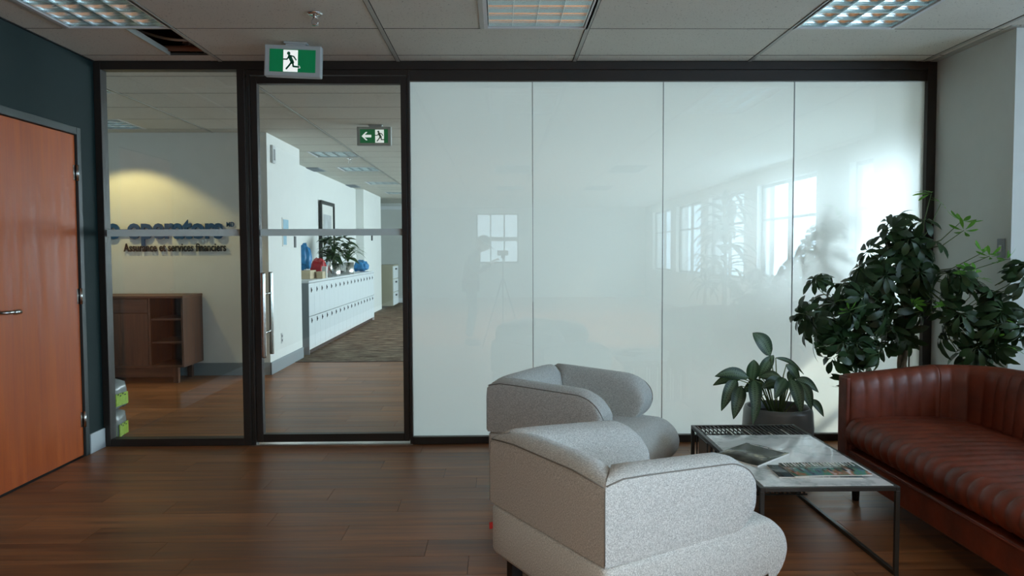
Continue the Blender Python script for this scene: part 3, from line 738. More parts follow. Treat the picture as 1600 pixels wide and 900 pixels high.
# wrapped packs by the glass
def pack(z, rz, label):
    t = thing('wrapped_pack', label, 'pack', (-2.862, 5.60, z), rz)
    m = MB(); rings = []
    for i, (s, zz) in enumerate(((.80, 0), (1, .02), (1.03, .08), (.98, .14), (.9, .185), (.3, .212))):
        rings.append([(.085*s*(abs(math.cos(a))**.35)*math.copysign(1, math.cos(a))+.006*noise.noise((a*2, zz*30, z*9)), .10*s*(abs(math.sin(a))**.35)*math.copysign(1, math.sin(a)), zz+.006*math.sin(a*5)) for a in [2*PI*j/28 for j in range(28)]])
    m.rings(rings).build('wrapper', M['wrap'], t, True)
    m = MB(); rings = []
    for zz in (.045, .07, .11, .155):
        rings.append([(x_, -.113, zz+.008*math.sin(x_*60)) for x_ in [-.078+.156*j/10 for j in range(11)]])
    m.rings(rings, closed=False, cap=False); o = m.build('label', M['green_label'], t, True)
    so = o.modifiers.new('s', 'SOLIDIFY'); so.thickness = .002
    box(-.078, -.1165, .028, .084, -.1135, .100).build('green_band', M['green_solid'], t, bevel=.001)
    box(.090, -.088, .026, .0965, .07, .115).build('green_band', M['green_solid'], t, bevel=.001)
    for k_ in range(4): box(.0965, -.07+.03*k_, .105-.012*(k_ % 2), .0975, -.052+.03*k_, .113-.012*(k_ % 2)).build('print_bar', M['gap'], t)
    # side label facing the room
    for (a, b, c, d2) in ((.03, .138, .065, .144), (.025, .118, .06, .124), (.03, .098, .055, .104)): box(a+.005, -.1185, b, c, -.1135, d2).build('print_bar', M['gap'], t)
pack(.0, .1, 'lower green and white wrapped pack on the floor behind the fixed glass')
pack(.222, -.06, 'upper green and white wrapped pack stacked behind the fixed glass')

# ================================================================== side wall fittings
t = thing('wall_strobe', 'slim white vertical alarm strobe high on the white wall block', 'alarm', (CW, 8.66, 2.46))
box(0, -.055, -.10, .03, .055, .10).build('case', M['white_plastic'], t, bevel=.01, segs=3)
for i in range(7): box(.03, -.028, -.065+.018*i, .033, .028, -.057+.018*i).build('grille_bar', M['gap'], t)
t = thing('notice_holder', 'clear notice holder with pale blue leaflets on the white wall block', 'notice', (CW, 9.15, 1.60))
box(0, -.14, -.17, .006, .14, .17).build('backing', M['paper'], t)
box(.006, -.11, .0, .009, .11, .15).build('leaflet', M['lt_blue_print'], t); box(.006, -.11, -.15, .009, .02, -.02).build('leaflet', M['lt_blue_print'], t)
tag(box(CW, 9.52, 1.42, CW+.01, 9.60, 1.56).build('card_reader', M['latch'], bevel=.003), 'small dark card reader beside the notice holder', 'reader')
t = thing('wall_outlet', 'small wall outlet low on the white wall block', 'outlet', (CW, 8.92, .36))
box(0, -.035, -.06, .006, .035, .06).build('plate', M['white_plastic'], t, bevel=.002)
for z in (-.025, .025): box(.006, -.014, z-.014, .0075, .014, z+.014).build('socket', M['latch'], t)
t = thing('wall_switch', 'slim grey switch plate on the pier near the corner behind the tree', 'switch', (XR, 4.61, 1.365))
box(-.008, -.035, -.06, 0, .035, .06).build('plate', M['base_grey'], t, bevel=.002); box(-.014, -.008, -.02, -.008, .008, .02).build('toggle', M['white_plastic'], t)

# ================================================================== LOCKERS
LY0, NL, LWD = 10.10, 17, .305; LZ = .985; LX = -2.52
lk = thing('locker_bank', 'long low bank of white two-tier lockers along the corridor', 'lockers', (LX, LY0, 0))
box(WX-LX+.006, 0, .06, -.022, NL*LWD, LZ-.03).build('body', M['gap'], lk)
box(WX-LX+.006, -.02, 0, .0, 0, LZ-.03).build('end_panel', M['base_grey'], lk)
box(WX-LX+.006, -.02, LZ-.03, .006, NL*LWD+.02, LZ).build('top', M['locker'], lk, bevel=.003)
box(-.05, 0, 0, -.035, NL*LWD, .06).build('plinth', M['gap'], lk)
box(WX-LX+.006, NL*LWD, 0, .0, NL*LWD+.02, LZ-.03).build('end_panel', M['locker'], lk)
dm = box(-.020, .002, 0, 0, LWD-.002, .435).mesh('locker_door', M['locker'])
lm = MB(); lm.box(0, -.016, -.032, .004, .016, .032).box(.004, -.008, -.012, .012, .008, .012)
lm = lm.mesh('latch', M['latch'])
for i in range(NL):
    for z, lz in ((.07, .40), (.513, .365)):
        d = ob('locker_door', dm, lk, loc=(0, i*LWD, z)); ob('latch', lm, d, loc=(.0, .13, lz-.02))
# things on the lockers
ZL = LZ
def cyl_pot(x, y, r, h, label, zb=ZL):
    t = thing('potted_plant', label, 'plant', (x, y, zb))
    MB().lathe([(r*.97, 0), (r, .01), (r, h), (r*.9, h), (r*.88, h-.03)], seg=28, cap=True).build('pot', M['silver_pot'], t, True)
    MB().lathe([(0, h-.03), (r*.9, h-.03)], seg=20).build('soil', M['soil'], t); return t

def leaf_mesh(name, L, Wd, droop, m, nseg=8, fold=.15, tip=1.0, base=.15, wid_pos=.45):
    """blade growing along +x from origin, curving down; across = y"""
    me = MB(); rings = []; x = z = 0; ang = 0; uvs = []
    for i in range(nseg+1):
        u = i/nseg
        w = Wd/2*(max(0, math.sin(PI*min(1, (u**(.7 if wid_pos < .5 else 1.1)))))**.8)
        if i == 0: w = Wd*.03
        if i == nseg: w = Wd*.01
        rings.append([(x, -w, z+w*fold), (x, -w*.5, z+w*fold*.3), (x, 0, z), (x, w*.5, z+w*fold*.3), (x, w, z+w*fold)])
        ang = droop*((i+.5)/nseg)
        x += L/nseg*math.cos(ang); z -= L/nseg*math.sin(ang)
    me.rings(rings, closed=False, cap=False)
    m_ = me.mesh(name, m, True)
    uv = m_.uv_layers.new(name='UVMap')
    for lp in m_.loops:
        vi = lp.vertex_index; uv.data[lp.index].uv = ((vi//5)/nseg, (vi % 5)/4)
    return m_
# bushy plant 1
random.seed(11)
t = cyl_pot(-2.64, 12.2, .105, .20, 'bushy green plant in a silver pot on the lockers')
stems = MB(); lms = [leaf_mesh('leaf', L, .07, dr, M['leaf_palm'], 6) for L, dr in ((.20, .9), (.24, 1.2), (.17, .5))]
for i in range(110):
    a = random.uniform(0, 2*PI); r0 = random.uniform(.02, .24)*(.4 if math.cos(a) < 0 else 1); z0 = .24+random.uniform(.02, .40)
    p = Vector((r0*math.cos(a), r0*math.sin(a), z0)); 
    if i % 3 == 0: stems.tube([(0.02*math.cos(a), .02*math.sin(a), .16), (r0*.5*math.cos(a), r0*.5*math.sin(a), z0*.7), p], .004, 5)
    o = ob('leaf', random.choice(lms), t, loc=p); o.rotation_euler = (random.uniform(-.5, .5), random.uniform(-.7, .3), a+random.uniform(-.6, .6))
stems.build('stems', M['stem'], t, True)
t = cyl_pot(-2.63, 13.2, .115, .20, 'spiky long-leaved plant in a silver pot at the far end of the lockers')
lms = [leaf_mesh('leaf', L, .035, dr, M['leaf_spike'], 9, .3) for L, dr in ((.5, 1.3), (.6, 1.8), (.42, .8))]
for i in range(60):
    a = random.uniform(0, 2*PI)
    o = ob('leaf', random.choice(lms), t, loc=(.02*math.cos(a), .02*math.sin(a), .20+random.uniform(0, .14))); q_ = (.5 if math.cos(a) < -.2 else .74); o.scale = (q_, q_, q_); o.rotation_euler = (random.uniform(-.2, .2), -random.uniform(.75, 1.4), a)
def bag(name, loc, s, m, label, cat, seed):
    b = bmesh.new(); bmesh.ops.create_icosphere(b, subdivisions=4, radius=1)
    for v in b.verts:
        c = v.co; e = .6; q = Vector([math.copysign(abs(k)**e, k) for k in c])
        tp = 1-.35*max(0, q.z)**2; n = .34*noise.noise(c*2.0+Vector((seed, 0, 0)))+.16*abs(noise.noise(c*5+Vector((seed, 0, 0))))
        v.co = Vector((q.x*s[0]*tp, q.y*s[1]*tp, q.z*s[2]))*(1+n); 
    zmin = min(v.co.z for v in b.verts)
    for v in b.verts: v.co.z -= zmin
    me = bpy.data.meshes.new(name); b.to_mesh(me); b.free(); me.materials.append(m); me.polygons.foreach_set('use_smooth', [True]*len(me.polygons))
    return tag(ob(name, me, None, loc=loc), label, cat)
bag('plastic_bag', (-2.80, 10.95, ZL+.12), (.10, .10, .17), M['blue_bag'], 'crumpled blue plastic bag on a box at the near end of the lockers', 'bag', 1)
bag('plastic_bag', (-2.70, 11.42, ZL), (.10, .10, .125), M['red_bag'], 'red plastic pouch standing on the lockers', 'bag', 5)
bag('plastic_bag', (-2.70, 14.9, ZL), (.12, .16, .10), M['blue_bag'], 'small blue bag behind the spiky plant on the lockers', 'bag', 9)
tag(box(-2.93, 10.75, ZL, -2.66, 11.10, ZL+.12).build('cardboard_box', M['kraft'], bevel=.004), 'cream cardboard box under the blue bag', 'box')
tag(box(-2.63, 10.98, ZL, -2.54, 11.16, ZL+.10).build('small_box', M['kraft'], bevel=.004), 'small cream box in front of the red pouch', 'box')
tag(box(-2.60, 11.20, ZL, -2.535, 11.27, ZL+.17).build('carton', M['paper'], bevel=.004), 'tall white carton beside the red pouch', 'box')
def bottle(x, y, h, r, m, label):
    t = thing('bottle', label, 'bottle', (x, y, ZL))
    MB().lathe([(0, 0), (r, 0), (r, h*.65), (r*.45, h*.8), (r*.4, h*.9), (0, h*.9)], seg=18).build('body', m, t, True)
    MB().lathe([(0, h*.9), (r*.5, h*.9), (r*.5, h), (0, h)], seg=14).build('cap', M['latch'], t, True)
bottle(-2.60, 11.72, .27, .04, M['silver_pot'], 'steel bottle between the red pouch and the bushy plant')
bottle(-2.68, 11.9, .25, .038, M['lt_blue_print'], 'pale blue bottle beside the bushy plant pot')
# framed picture on the lockers, leaning
t = thing('framed_picture', 'black framed picture leaning on the corridor wall behind the plants', 'picture', (WX+.02, 13.2, ZL+.01)); t.rotation_euler = (0, R(1.2) if False else 0, 0)
fw, fh = 1.02, 1.23
for a, b, c, d in ((-fw/2, 0, fw/2, .06), (-fw/2, fh-.06, fw/2, fh), (-fw/2, .06, -fw/2+.06, fh-.06), (fw/2-.06, .06, fw/2, fh-.06)):
    box(0, a, b, .035, c, d).build('frame_bar', M['black_metal'], t)
box(.004, -fw/2+.06, .06, .012, fw/2-.06, fh-.06).build('mat_board', M['paper'], t)
box(.012, -fw/2+.2, .22, .014, fw/2-.2, fh-.22).build('print', M['picture_print'], t)
tag(box(-2.83, 16.9, 1.62, -2.815, 17.05, 1.78).build('thermostat', M['latch'], bevel=.003), 'small dark thermostat on the far white pier', 'thermostat')
# filing cabinet
fc = thing('filing_cabinet', 'beige and white filing cabinet at the end of the corridor', 'cabinet', (-2.86, 19.45, 0))
box(-.22, -.45, .02, .2, .45, 1.02).build('body', M['beige'], fc, bevel=.004); box(-.225, -.455, 1.02, .225, .455, 1.045).build('top', M['beige'], fc)
for z in (.04, .37, .70):
    d = box(.2, -.44, z, .22, .44, z+.31).build('drawer', M['locker'], fc, bevel=.003); box(.22, -.10, z+.22, .24, .10, z+.26).build('handle', M['latch'], d)

# ================================================================== ARMCHAIRS
def chair(name, label, loc, rz):
    t = thing(name, label, 'armchair', loc, rz, None)
    Wc, zb, zs_, tt, hh, AL = .77, .135, .335, .175, .311, .705
    # --- lower seat block with bullnosed front
    prof = [(.012, zb), (0, zb+.02), (0, zs_-.01), (.01, zs_)]
    prof += [(.2, zs_+.012), (.45, zs_+.028), (.6, zs_+.03)]
    for i in range(15):
        a = R(82)-R(82+64)*i/14; prof.append((.72+.155*math.cos(a), .232+.132*math.sin(a)))
    prof += [(.78, .150), (.70, zb), (.4, zb)]
    rings = []; rr = .03
    ys = [-Wc/2, -Wc/2+.004, -Wc/2+.012, -Wc/2+rr]+[-Wc/2+rr+(Wc-2*rr)*i/8 for i in range(1, 8)]+[Wc/2-rr, Wc/2-.012, Wc/2-.004, Wc/2]
    cx_, cz_ = .43, .235
    for yy in ys:
        e = Wc/2-abs(yy); ins = rr*(1-math.sqrt(max(0, 1-(1-min(e, rr)/rr)**2)))
        if e == 0: ins = rr*.9
        ring = []
        crown = .018*(1-(yy/(Wc/2))**2)
        for (x, z) in prof:
            dx = x-cx_; dz = z-cz_
            x2 = cx_+math.copysign(max(abs(dx)-ins, 0), dx); z2 = cz_+math.copysign(max(abs(dz)-ins*.7, 0), dz)
            if z > zs_+.005: z2 += crown
            ring.append((x2, yy, z2))
        rings.append(ring)
    o = MB().rings(rings).build('seat', M['fabric'], t, True); o.data.set_sharp_from_angle(angle=R(60))
    # --- arm and back cross-section: o = distance from outer face, z
    sec = [(.004, 0), (0, .012), (0, .20), (.002, .262), (.009, .284), (.026, .300), (.060, .311), (.10, .308), (.138, .288), (.160, .25), (.171, .20), (.175, .12), (.175, .012), (.171, 0)]
    zbase = zs_+.004; mid = hh/2
    def arm(sgn):
        rings = []
        n = 16; xc = AL-mid; xs = [0.0, .08, .18, .30, .42, .52]
        st = [(x, 1) for x in xs]
        for i in range(1, n+1):
            a = PI/2*i/n; st.append((xc+mid*math.sin(a)*1.0, math.cos(a)))
        for k, (x, s) in enumerate(st):
            ring = []
            for (o_, z) in sec:
                th = 1-.35*(1-s)**3
                oo = .0875+(o_-.0875)*max(th, .25)
                zz = mid+(z-mid)*max(s, .02) 
                lift = -.030*min(1, max(0, x)/.6)*(z/hh)
                xx = o_*1.0+.001 if k == 0 else x
                if 0 < k < 3: xx = max(x, o_+.003*k)
                zz *= 1-.073*max(0, 1-max(0, x)/.12)**2; ring.append((xx, sgn*(Wc/2-oo), zbase+zz+lift))
            rings.append(ring)
        o = MB().rings(rings).build('armrest', M['fabric'], t, True); o.data.set_sharp_from_angle(angle=R(70))
        # piping on the outer rim, following the same outline
        pts = []
        for zz0, lst in ((.285, st), (.03, st[::-1][1:])):
            for (x, sc_) in lst:
                if zz0 < .1 and x < xc+.02: continue
                th = max(1-.35*(1-sc_)**3, .25); o0 = .008
                oo = .0875+(o0-.0875)*th; zz = mid+(zz0-mid)*max(sc_, .02)
                zz *= 1-.073*max(0, 1-max(0, x)/.12)**2; lift = -.030*min(1, max(0, x)/.6)*(zz0/hh)
                pts.append((max(x, .012)+.001, sgn*(Wc/2-oo), zbase+zz+lift))
        MB().tube(pts, .0026, 6).build('piping', M['piping'], o, True)
        return o
    arm(-1); arm(1)
    rings = []
    m_ = 14
    for k in range(m_+1):
        u = k/m_; ring = []
        for (o_, z) in sec:
            y0 = -Wc/2+o_+.001; y1 = Wc/2-o_-.001
            dip = .022*(abs(2*u-1)**6)
            ring.append((o_, y0+(y1-y0)*u, zbase+z*(1-dip/.3)))
        rings.append(ring)
    o = MB().rings(rings).build('backrest', M['fabric'], t, True); o.data.set_sharp_from_angle(angle=R(70))
    MB().tube([(.004, -Wc/2+.012, zbase+.262), (.003, -.2, zbase+.277), (.003, .2, zbase+.277), (.004, Wc/2-.012, zbase+.262)], .0026, 6).build('piping', M['piping'], o, True)
    for s in (-1, 1):
        pp = [(.001, s*(Wc/2-.001), zbase+.01), (.001, s*(Wc/2-.001), zbase+.20), (.004, s*(Wc/2-.004), zbase+.248), (.026, s*(Wc/2-.026), zbase+.277), (.06, s*(Wc/2-.06), zbase+.289), (.09, s*(Wc/2-.09), zbase+.288)]
        MB().tube(pp, .0024, 6).build('corner_seam', M['piping'], o, True)
    for x in (.05, .66):
        for s in (-1, 1): box(x, s*(Wc/2-.07)-.022, 0, x+.05, s*(Wc/2-.07)+.022, zb+.012).build('leg', M['black_metal'], t, bevel=.003)
    box(-.012, Wc/2-.02, .235, .002, Wc/2-.016, .262).build('fabric_tag', M['red'], t)
    return t
rzn = math.atan2(.488, .873)
# local origin = middle of the back's outer face at floor level
chair('armchair', 'nearest pale grey tweed armchair seen from behind with wrap-around back', (.1435, 2.725, 0), rzn)
c2 = chair('armchair', 'farther grey tweed armchair in shade nearer the frosted glass', (.128, 4.61, 0), -rzn-R(3))
tab = MB(); tab.box(0, -.02, -.02, .012, .02, .02); tab.build('pull_tab', M['black_metal'], c2, loc=(.845, -.10, .23), bevel=.006)

# ================================================================== COFFEE TABLE
TZ = .38; TX0, TX1, TY0, TY1 = 1.072, 1.655, 3.088, 4.235; b = .018
tb_ = thing('coffee_table', 'low coffee table with white marble top and black metal frame', 'table', ((TX0+TX1)/2, (TY0+TY1)/2, 0))
hx, hy = (TX1-TX0)/2, (TY1-TY0)/2
for sx in (-1, 1):
    for sy in (-1, 1):
        x = -hx if sx < 0 else hx-b; y = -hy if sy < 0 else hy-b
        box(x, y, 0, x+b, y+b, TZ-.002-b).build('leg', M['table_metal'], tb_, bevel=.0015)
    x = -hx if sx < 0 else hx-b
    box(x, -hy, TZ-.002-b, x+b, hy, TZ-.002).build('top_rail', M['table_metal'], tb_, bevel=.0015)
    box(x, -hy+b, .0, x+b, hy-b, b).build('floor_rail', M['table_metal'], tb_, bevel=.0015)
for y in (-hy, hy-b): box(-hx+b, y, TZ-.002-b, hx-b, y+b, TZ-.002).build('top_rail', M['table_metal'], tb_, bevel=.0015)
ym = 3.985-(TY0+TY1)/2
box(-hx+b+.001, -hy+b+.001, TZ-.019, hx-b-.001, ym, TZ).build('marble_top', M['marble'], tb_, bevel=.0015)
box(-hx+b, ym+.001, TZ-.03, hx-b, ym+.011, TZ-.004).build('rack_rail', M['table_metal'], tb_)
for zz in (.06,): 
    for yy in (ym+.004, hy-.012): box(-hx+b, yy, zz-.008, hx-b, yy+.008, zz).build('rack_rail', M['table_metal'], tb_)
sl = MB(); ya, yb2 = ym+.012, hy-b; rw = .003
sl.box(-rw, ya, TZ-.010, rw, yb2, TZ-.004); sl.box(-rw, yb2-.006, .06, rw, yb2, TZ-.010); sl.box(-rw, ya, .06, rw, ya+.006, TZ-.010); sl.box(-rw, ya, .06, rw, yb2, .066)
sl.box(-rw, ya+.006, TZ-.055, rw, yb2-.006, TZ-.050)
slm = sl.mesh('rack_slat', M['table_metal'])
NS = 24
for i in range(NS): ob('rack_slat', slm, tb_, loc=(-hx+b+.012+(2*hx-2*b-.024)*i/(NS-1), 0, 0))
gap = (2*hx-2*b-.024)/(NS-1); cx0 = (TX0+TX1)/2
random.seed(3)
mags = [(0, 'cover_tan', .26), (1, 'cover_rust', .25), (2, 'cover_grey', .27), (7, 'cover_grey', .285), (8, 'cover_grey', .262), (11, 'cover_tan', .29), (12, 'cover_grey', .27), (15, 'cover_grey', .285), (16, 'cover_tan', .28), (17, 'cover_grey', .275), (20, 'cover_grey', .29), (21, 'cover_dark', .27)]
nms = ['tan magazine in the table rack slot nearest the armchairs', 'rust coloured magazine second from the left end of the table rack', 'grey magazine third from the left end of the table rack',
       'tall dark grey magazine in the left half of the table rack', 'grey magazine just right of the tall one in the left half of the rack', 'tan magazine standing tall at the middle of the table rack', 'grey magazine right beside the tall middle one',
       'grey magazine left of the pair in the right half of the rack', 'tan magazine inside the cluster in the right half of the rack', 'grey magazine closing the cluster in the right half of the rack', 'tall grey magazine near the right end of the table rack', 'dark magazine last at the right end of the table rack']
for (k, mm, h), lb in zip(mags, nms):
    x = TX0+b+.012+gap*(k+.5)
    o = box(-.005, 0, 0, .005, .205, h).build('magazine', M[mm], None, bevel=.0015); o.location = (x, 4.0, .068+.0); tag(o, lb, 'magazine', 'magazines filed in the table rack')
    o.data.materials.append(M['paper'])
    for p in o.data.polygons:
        if abs(p.normal.x) < .5: p.material_index = 1 if k % 3 else 0
# magazines on marble
def booklet(name, corners, z, th, m, label, curl=0):
    P0, P1, P2, P3 = [Vector((*c, 0)) for c in corners]    # far-left, far-right, near-right, near-left
    c0 = (P0+P1+P2+P3)/4; rings = []; n = 10; mb = MB()
    def q(u, v): return (P0*(1-u)*(1-v)+P1*u*(1-v)+P2*u*v+P3*(1-u)*v)-c0
    for side in (0, 1):
        pass
    rows = []
    for i in range(n+1):
        u = i/n; cz = curl*math.sin(u*PI*1.3)**2
        a, b_ = q(u, 0), q(u, 1)
        mid_ = q(u, .5)
        rows.append([(a.x, a.y, 0), (b_.x, b_.y, 0), (b_.x, b_.y, th+cz*.6), (mid_.x, mid_.y, th+cz), (a.x, a.y, th+cz*.7)])
    mb.rings(rows)
    t = thing(name, label, 'magazine', (c0.x, c0.y, z))
    mb.build('pages', M['paper'], t, False)
    cv = MB(); cv.rings([[(p[0], p[1], p[2]+.0005) for p in r[2:]] for r in rows], closed=False, cap=False)
    o = cv.build('cover', m, t, True); so = o.modifiers.new('s', 'SOLIDIFY'); so.thickness = .0012; so.offset = 1
    return t, q, th
t, q, th = booklet('magazine', [(1.245, 3.80), (1.385, 3.59), (1.16, 3.38), (1.02, 3.59)], TZ+.0005, .004, M['cover_dark'], 'open dark magazine lying askew on the marble top', .006)
m = MB()
for i in range(26):   # row of title lettering along the far edge
    u = .12+.76*i/25; a = q(u, .055); b_ = q(u+.016, .055+.035); 
    if i in (7, 14): continue
    m.box(a.x, min(a.y, b_.y), .0095, a.x+.005, min(a.y, b_.y)+.010, .0101)
m.build('title_print', M['paper'], t)
t, q, th = booklet('catalogue', [(1.262, 3.405), (1.60, 3.402), (1.60, 3.215), (1.262, 3.205)], TZ+.0065, .004, M['cover_mix'], 'colour printed catalogue on top of the dark one on the marble', .003)
m = MB()
for i in range(22):
    u = .03+.043*i; a = q(u, .02); m.box(a.x, a.y-.055, .0078, a.x+.0035+.004*(i % 3 == 0), a.y-.004, .0083)
m.build('title_print', M['paper'], t)
m = MB()
for i in range(9):
    a = q(.05+.095*i, .35); m.box(a.x, a.y-.075, .0078, a.x+.012, a.y-.02, .0082)
m.build('photo_strip', M['cover_stripe'], t)
booklet('catalogue', [(1.205, 3.395), (1.57, 3.385), (1.55, 3.192), (1.196, 3.215)], TZ+.0005, .005, M['cover_stripe'], 'dark striped catalogue lying underneath the colour one on the marble', 0)

# ================================================================== SOFA
sf = thing('sofa', 'brown channel-tufted leather sofa along the window side', 'sofa', (1.88, 4.18, 0))
# local: x = depth from front (0) to back (.86); y from 0 (far end) to -2.35
SL, SD = 2.35, .87; FL = .078
def flute(u, amp=.011): return amp*(abs(math.sin(PI*u/FL))**.55)
def padded_sweep(name, path, s0, secf, amp=.010, step=.0078, parent=sf, cap=True):
    """path: list of (x,y) dense; secf(s)-> list of (offset_out, z, weight)"""
    pts = [Vector((*p, 0)) for p in path]; cum = [0]
    for a, b_ in zip(pts[:-1], pts[1:]): cum.append(cum[-1]+(b_-a).length)
    L = cum[-1]; n = int(L/step); rings = []; j = 0
    for i in range(n+1):
        s = L*i/n
        while j < len(cum)-2 and cum[j+1] < s: j += 1
        f = (s-cum[j])/(cum[j+1]-cum[j]); p = pts[j].lerp(pts[j+1], f)
        ta = pts[max(j-1, 0)].lerp(pts[j], f) if j else pts[0]; tb2 = pts[j+1].lerp(pts[min(j+2, len(pts)-1)], f)
        d = (tb2-ta).normalized(); nrm = Vector((-d.y, d.x, 0))
        ring = []
        for o_, z, w in secf(s, L):
            q_ = p+nrm*(o_-w*flute(s+s0, amp)); ring.append((q_.x, q_.y, z))
        rings.append(ring)
    return MB().rings(rings, cap=cap).build(name, M['leather'], parent, True), L
def wrap_sec(s, L, z0, z1):
    zt = z0+(z1-z0)*min(1, s/max(L, .01))
    return [(.02, .15, 0), (.0, .18, .2), (.0, .33, 1), (.0, .42, 1), (.0, .50, 1), (.002, zt-.09, 1), (.008, zt-.045, 1), (.022, zt-.016, .8), (.042, zt-.003, .25), (.062, zt, 0), (.088, zt-.002, 0), (.10, zt-.016, 0), (.10, .40, 0), (.10, .15, 0)]
# inner surface path: far arm (from front to back), rounded corner, back toward the camera ; normal points outward (left of travel)
AX = .02; ay = -.10; bxx = .87-.20
arm_path = [(AX+(bxx-.16-AX)*i/20, ay) for i in range(21)]
o, La = padded_sweep('armrest', arm_path, 0, lambda s, L: wrap_sec(s, L, .675, .725))
cor = [(bxx-.16+.16*math.sin(a), ay-.16+.16*math.cos(a)) for a in [PI/2*i/12 for i in range(13)]]
back_path = cor+[(bxx, ay-.16-(SL-.52)*i/60) for i in range(1, 61)]
back_path += [(bxx-.16+.16*math.cos(a), -(SL-.26-.0)-.16*math.sin(a)*.999) for a in [PI/2*i/12 for i in range(1, 13)]]
def bsec(s, L):
    b_ = wrap_sec(s, L, .725, .725); e = math.sin(min(1, max(0, (s-.05)/.5))*PI/2)*math.sin(min(1, max(0, (L-s-.05)/.5))*PI/2)
    return [((o_*(1+.9*e) if o_ > .03 else o_)+(.035*e*max(0, (z-.4)/.33) if o_ < .05 else 0), z+(.015*e if z > .6 else 0), w) for o_, z, w in b_]
padded_sweep('backrest', back_path, La, bsec)
arm2 = [(bxx-.16-(bxx-.16-AX)*i/20, -(SL-.10)) for i in range(21)]
padded_sweep('armrest', arm2, 0, lambda s, L: wrap_sec(s, L, .725, .675))
# arm front facings
for y0 in (-.10, -SL): box(0, y0+.0, .14, .022, y0+.102, .664).build('arm_front', M['leather'], sf, bevel=.006)
# seat cushion, channels running front to back
prof = [(.66, .27), (.66, .425), (.55, .44), (.40, .447), (.25, .448), (.13, .443)]
for i in range(9):
    a = R(80)-R(170)*i/8; prof.append((.060-.066*math.cos(a), .372+.070*math.sin(a)))
prof += [(.06, .285), (.2, .275)]
rings = []; n = int((SL-.21)/.0078)
for i in range(n+1):
    s = (SL-.21)*i/n; e = min(s, SL-.21-s); ins = .02*(1-min(1, e/.03))**2; ring = []
    for k, (x, z) in enumerate(prof):
        f = flute(s+.01, .012); 
        if k in (0,) or k >= len(prof)-2: f = 0
        a, b_ = prof[max(k-1, 0)], prof[min(k+1, len(prof)-1)]; nx, nz = (b_[1]-a[1]), -(b_[0]-a[0]); L_ = math.hypot(nx, nz) or 1; nx, nz = nx/L_, nz/L_
        # outward from the section's middle
        ring.append((x+nx*(f-ins), -.105-s, z+nz*(f-ins)))
    rings.append(ring)
MB().rings(rings).build('seat_cushion', M['leather'], sf, True)
box(.012, -SL+.1, .14, .66, -.1, .275).build('base', M['leather'], sf, bevel=.01, segs=3)
MB().tube([(.008, -SL+.1, .268), (.008, -.1, .268)], .005, 8).build('piping', M['leather'], sf, True)
for x in (.05, .72):
    for y in (-.12, -SL+.12): MB().tube([(x, y, 0), (x, y, .142)], [.018, .024], 12).build('leg', M['black_metal'], sf, True)

# ================================================================== POTTED AGLAONEMA
PX, PY = 1.735, 4.70
ap = thing('potted_plant', 'broad striped-leaf plant in a round charcoal pot behind the table', 'plant', (PX, PY, 0))
MB().lathe([(0, 0), (.16, 0), (.178, .01), (.208, .14), (.214, .26), (.208, .36), (.200, .385), (.190, .388), (.183, .380), (.183, .33)], seg=48, cap=False).build('pot', M['pot'], ap, True)
MB().lathe([(0, .34), (.186, .335)], seg=24).build('soil', M['soil'], ap)
random.seed(21)
# target blade positions: base (dx, dz from z=0) and tip given in pot-local coords (x,z) from the photograph, y chosen for depth
def at_px(u, v, Y):
    r = ray(u, v); k = Y/r.y; return Vector((r.x*k, Y, r.z*k+HC))
blades = [  # base px, tip px, y offset, width, face
    ((1204, 556), (1176, 520), 0, .100), ((1170, 590), (1117, 588), -.05, .075), ((1158, 591), (1114, 602), .05, .06),
    ((1150, 592), (1127, 642), -.08, .080), ((1158, 603), (1146, 655), -.12, .090), ((1174, 597), (1178, 562), -.03, .085),
    ((1178, 594), (1179, 648), -.20, .085), ((1183, 620), (1176, 664), -.23, .06), ((1186, 592), (1209, 555), .02, .075),
    ((1188, 588), (1224, 594), -.06, .065), ((1228, 592), (1210, 623), -.20, .085), ((1222, 598), (1190, 606), -.1, .08),
    ((1229, 569), (1250, 598), .03, .06), ((1212, 559), (1256, 585), .08, .03), ((1236, 592), (1252, 648), -.16, .085),
    ((1250, 598), (1268, 640), -.12, .08), ((1243, 592), (1279, 613), .0, .06), ((1266, 624), (1287, 651), -.06, .05),
    ((1205, 590), (1200, 612), .1, .06), ((1232, 596), (1240, 580), .12, .06), ((1195, 600), (1160, 612), .12, .08), ((1238, 600), (1262, 615), .14, .07)]
stm = MB()
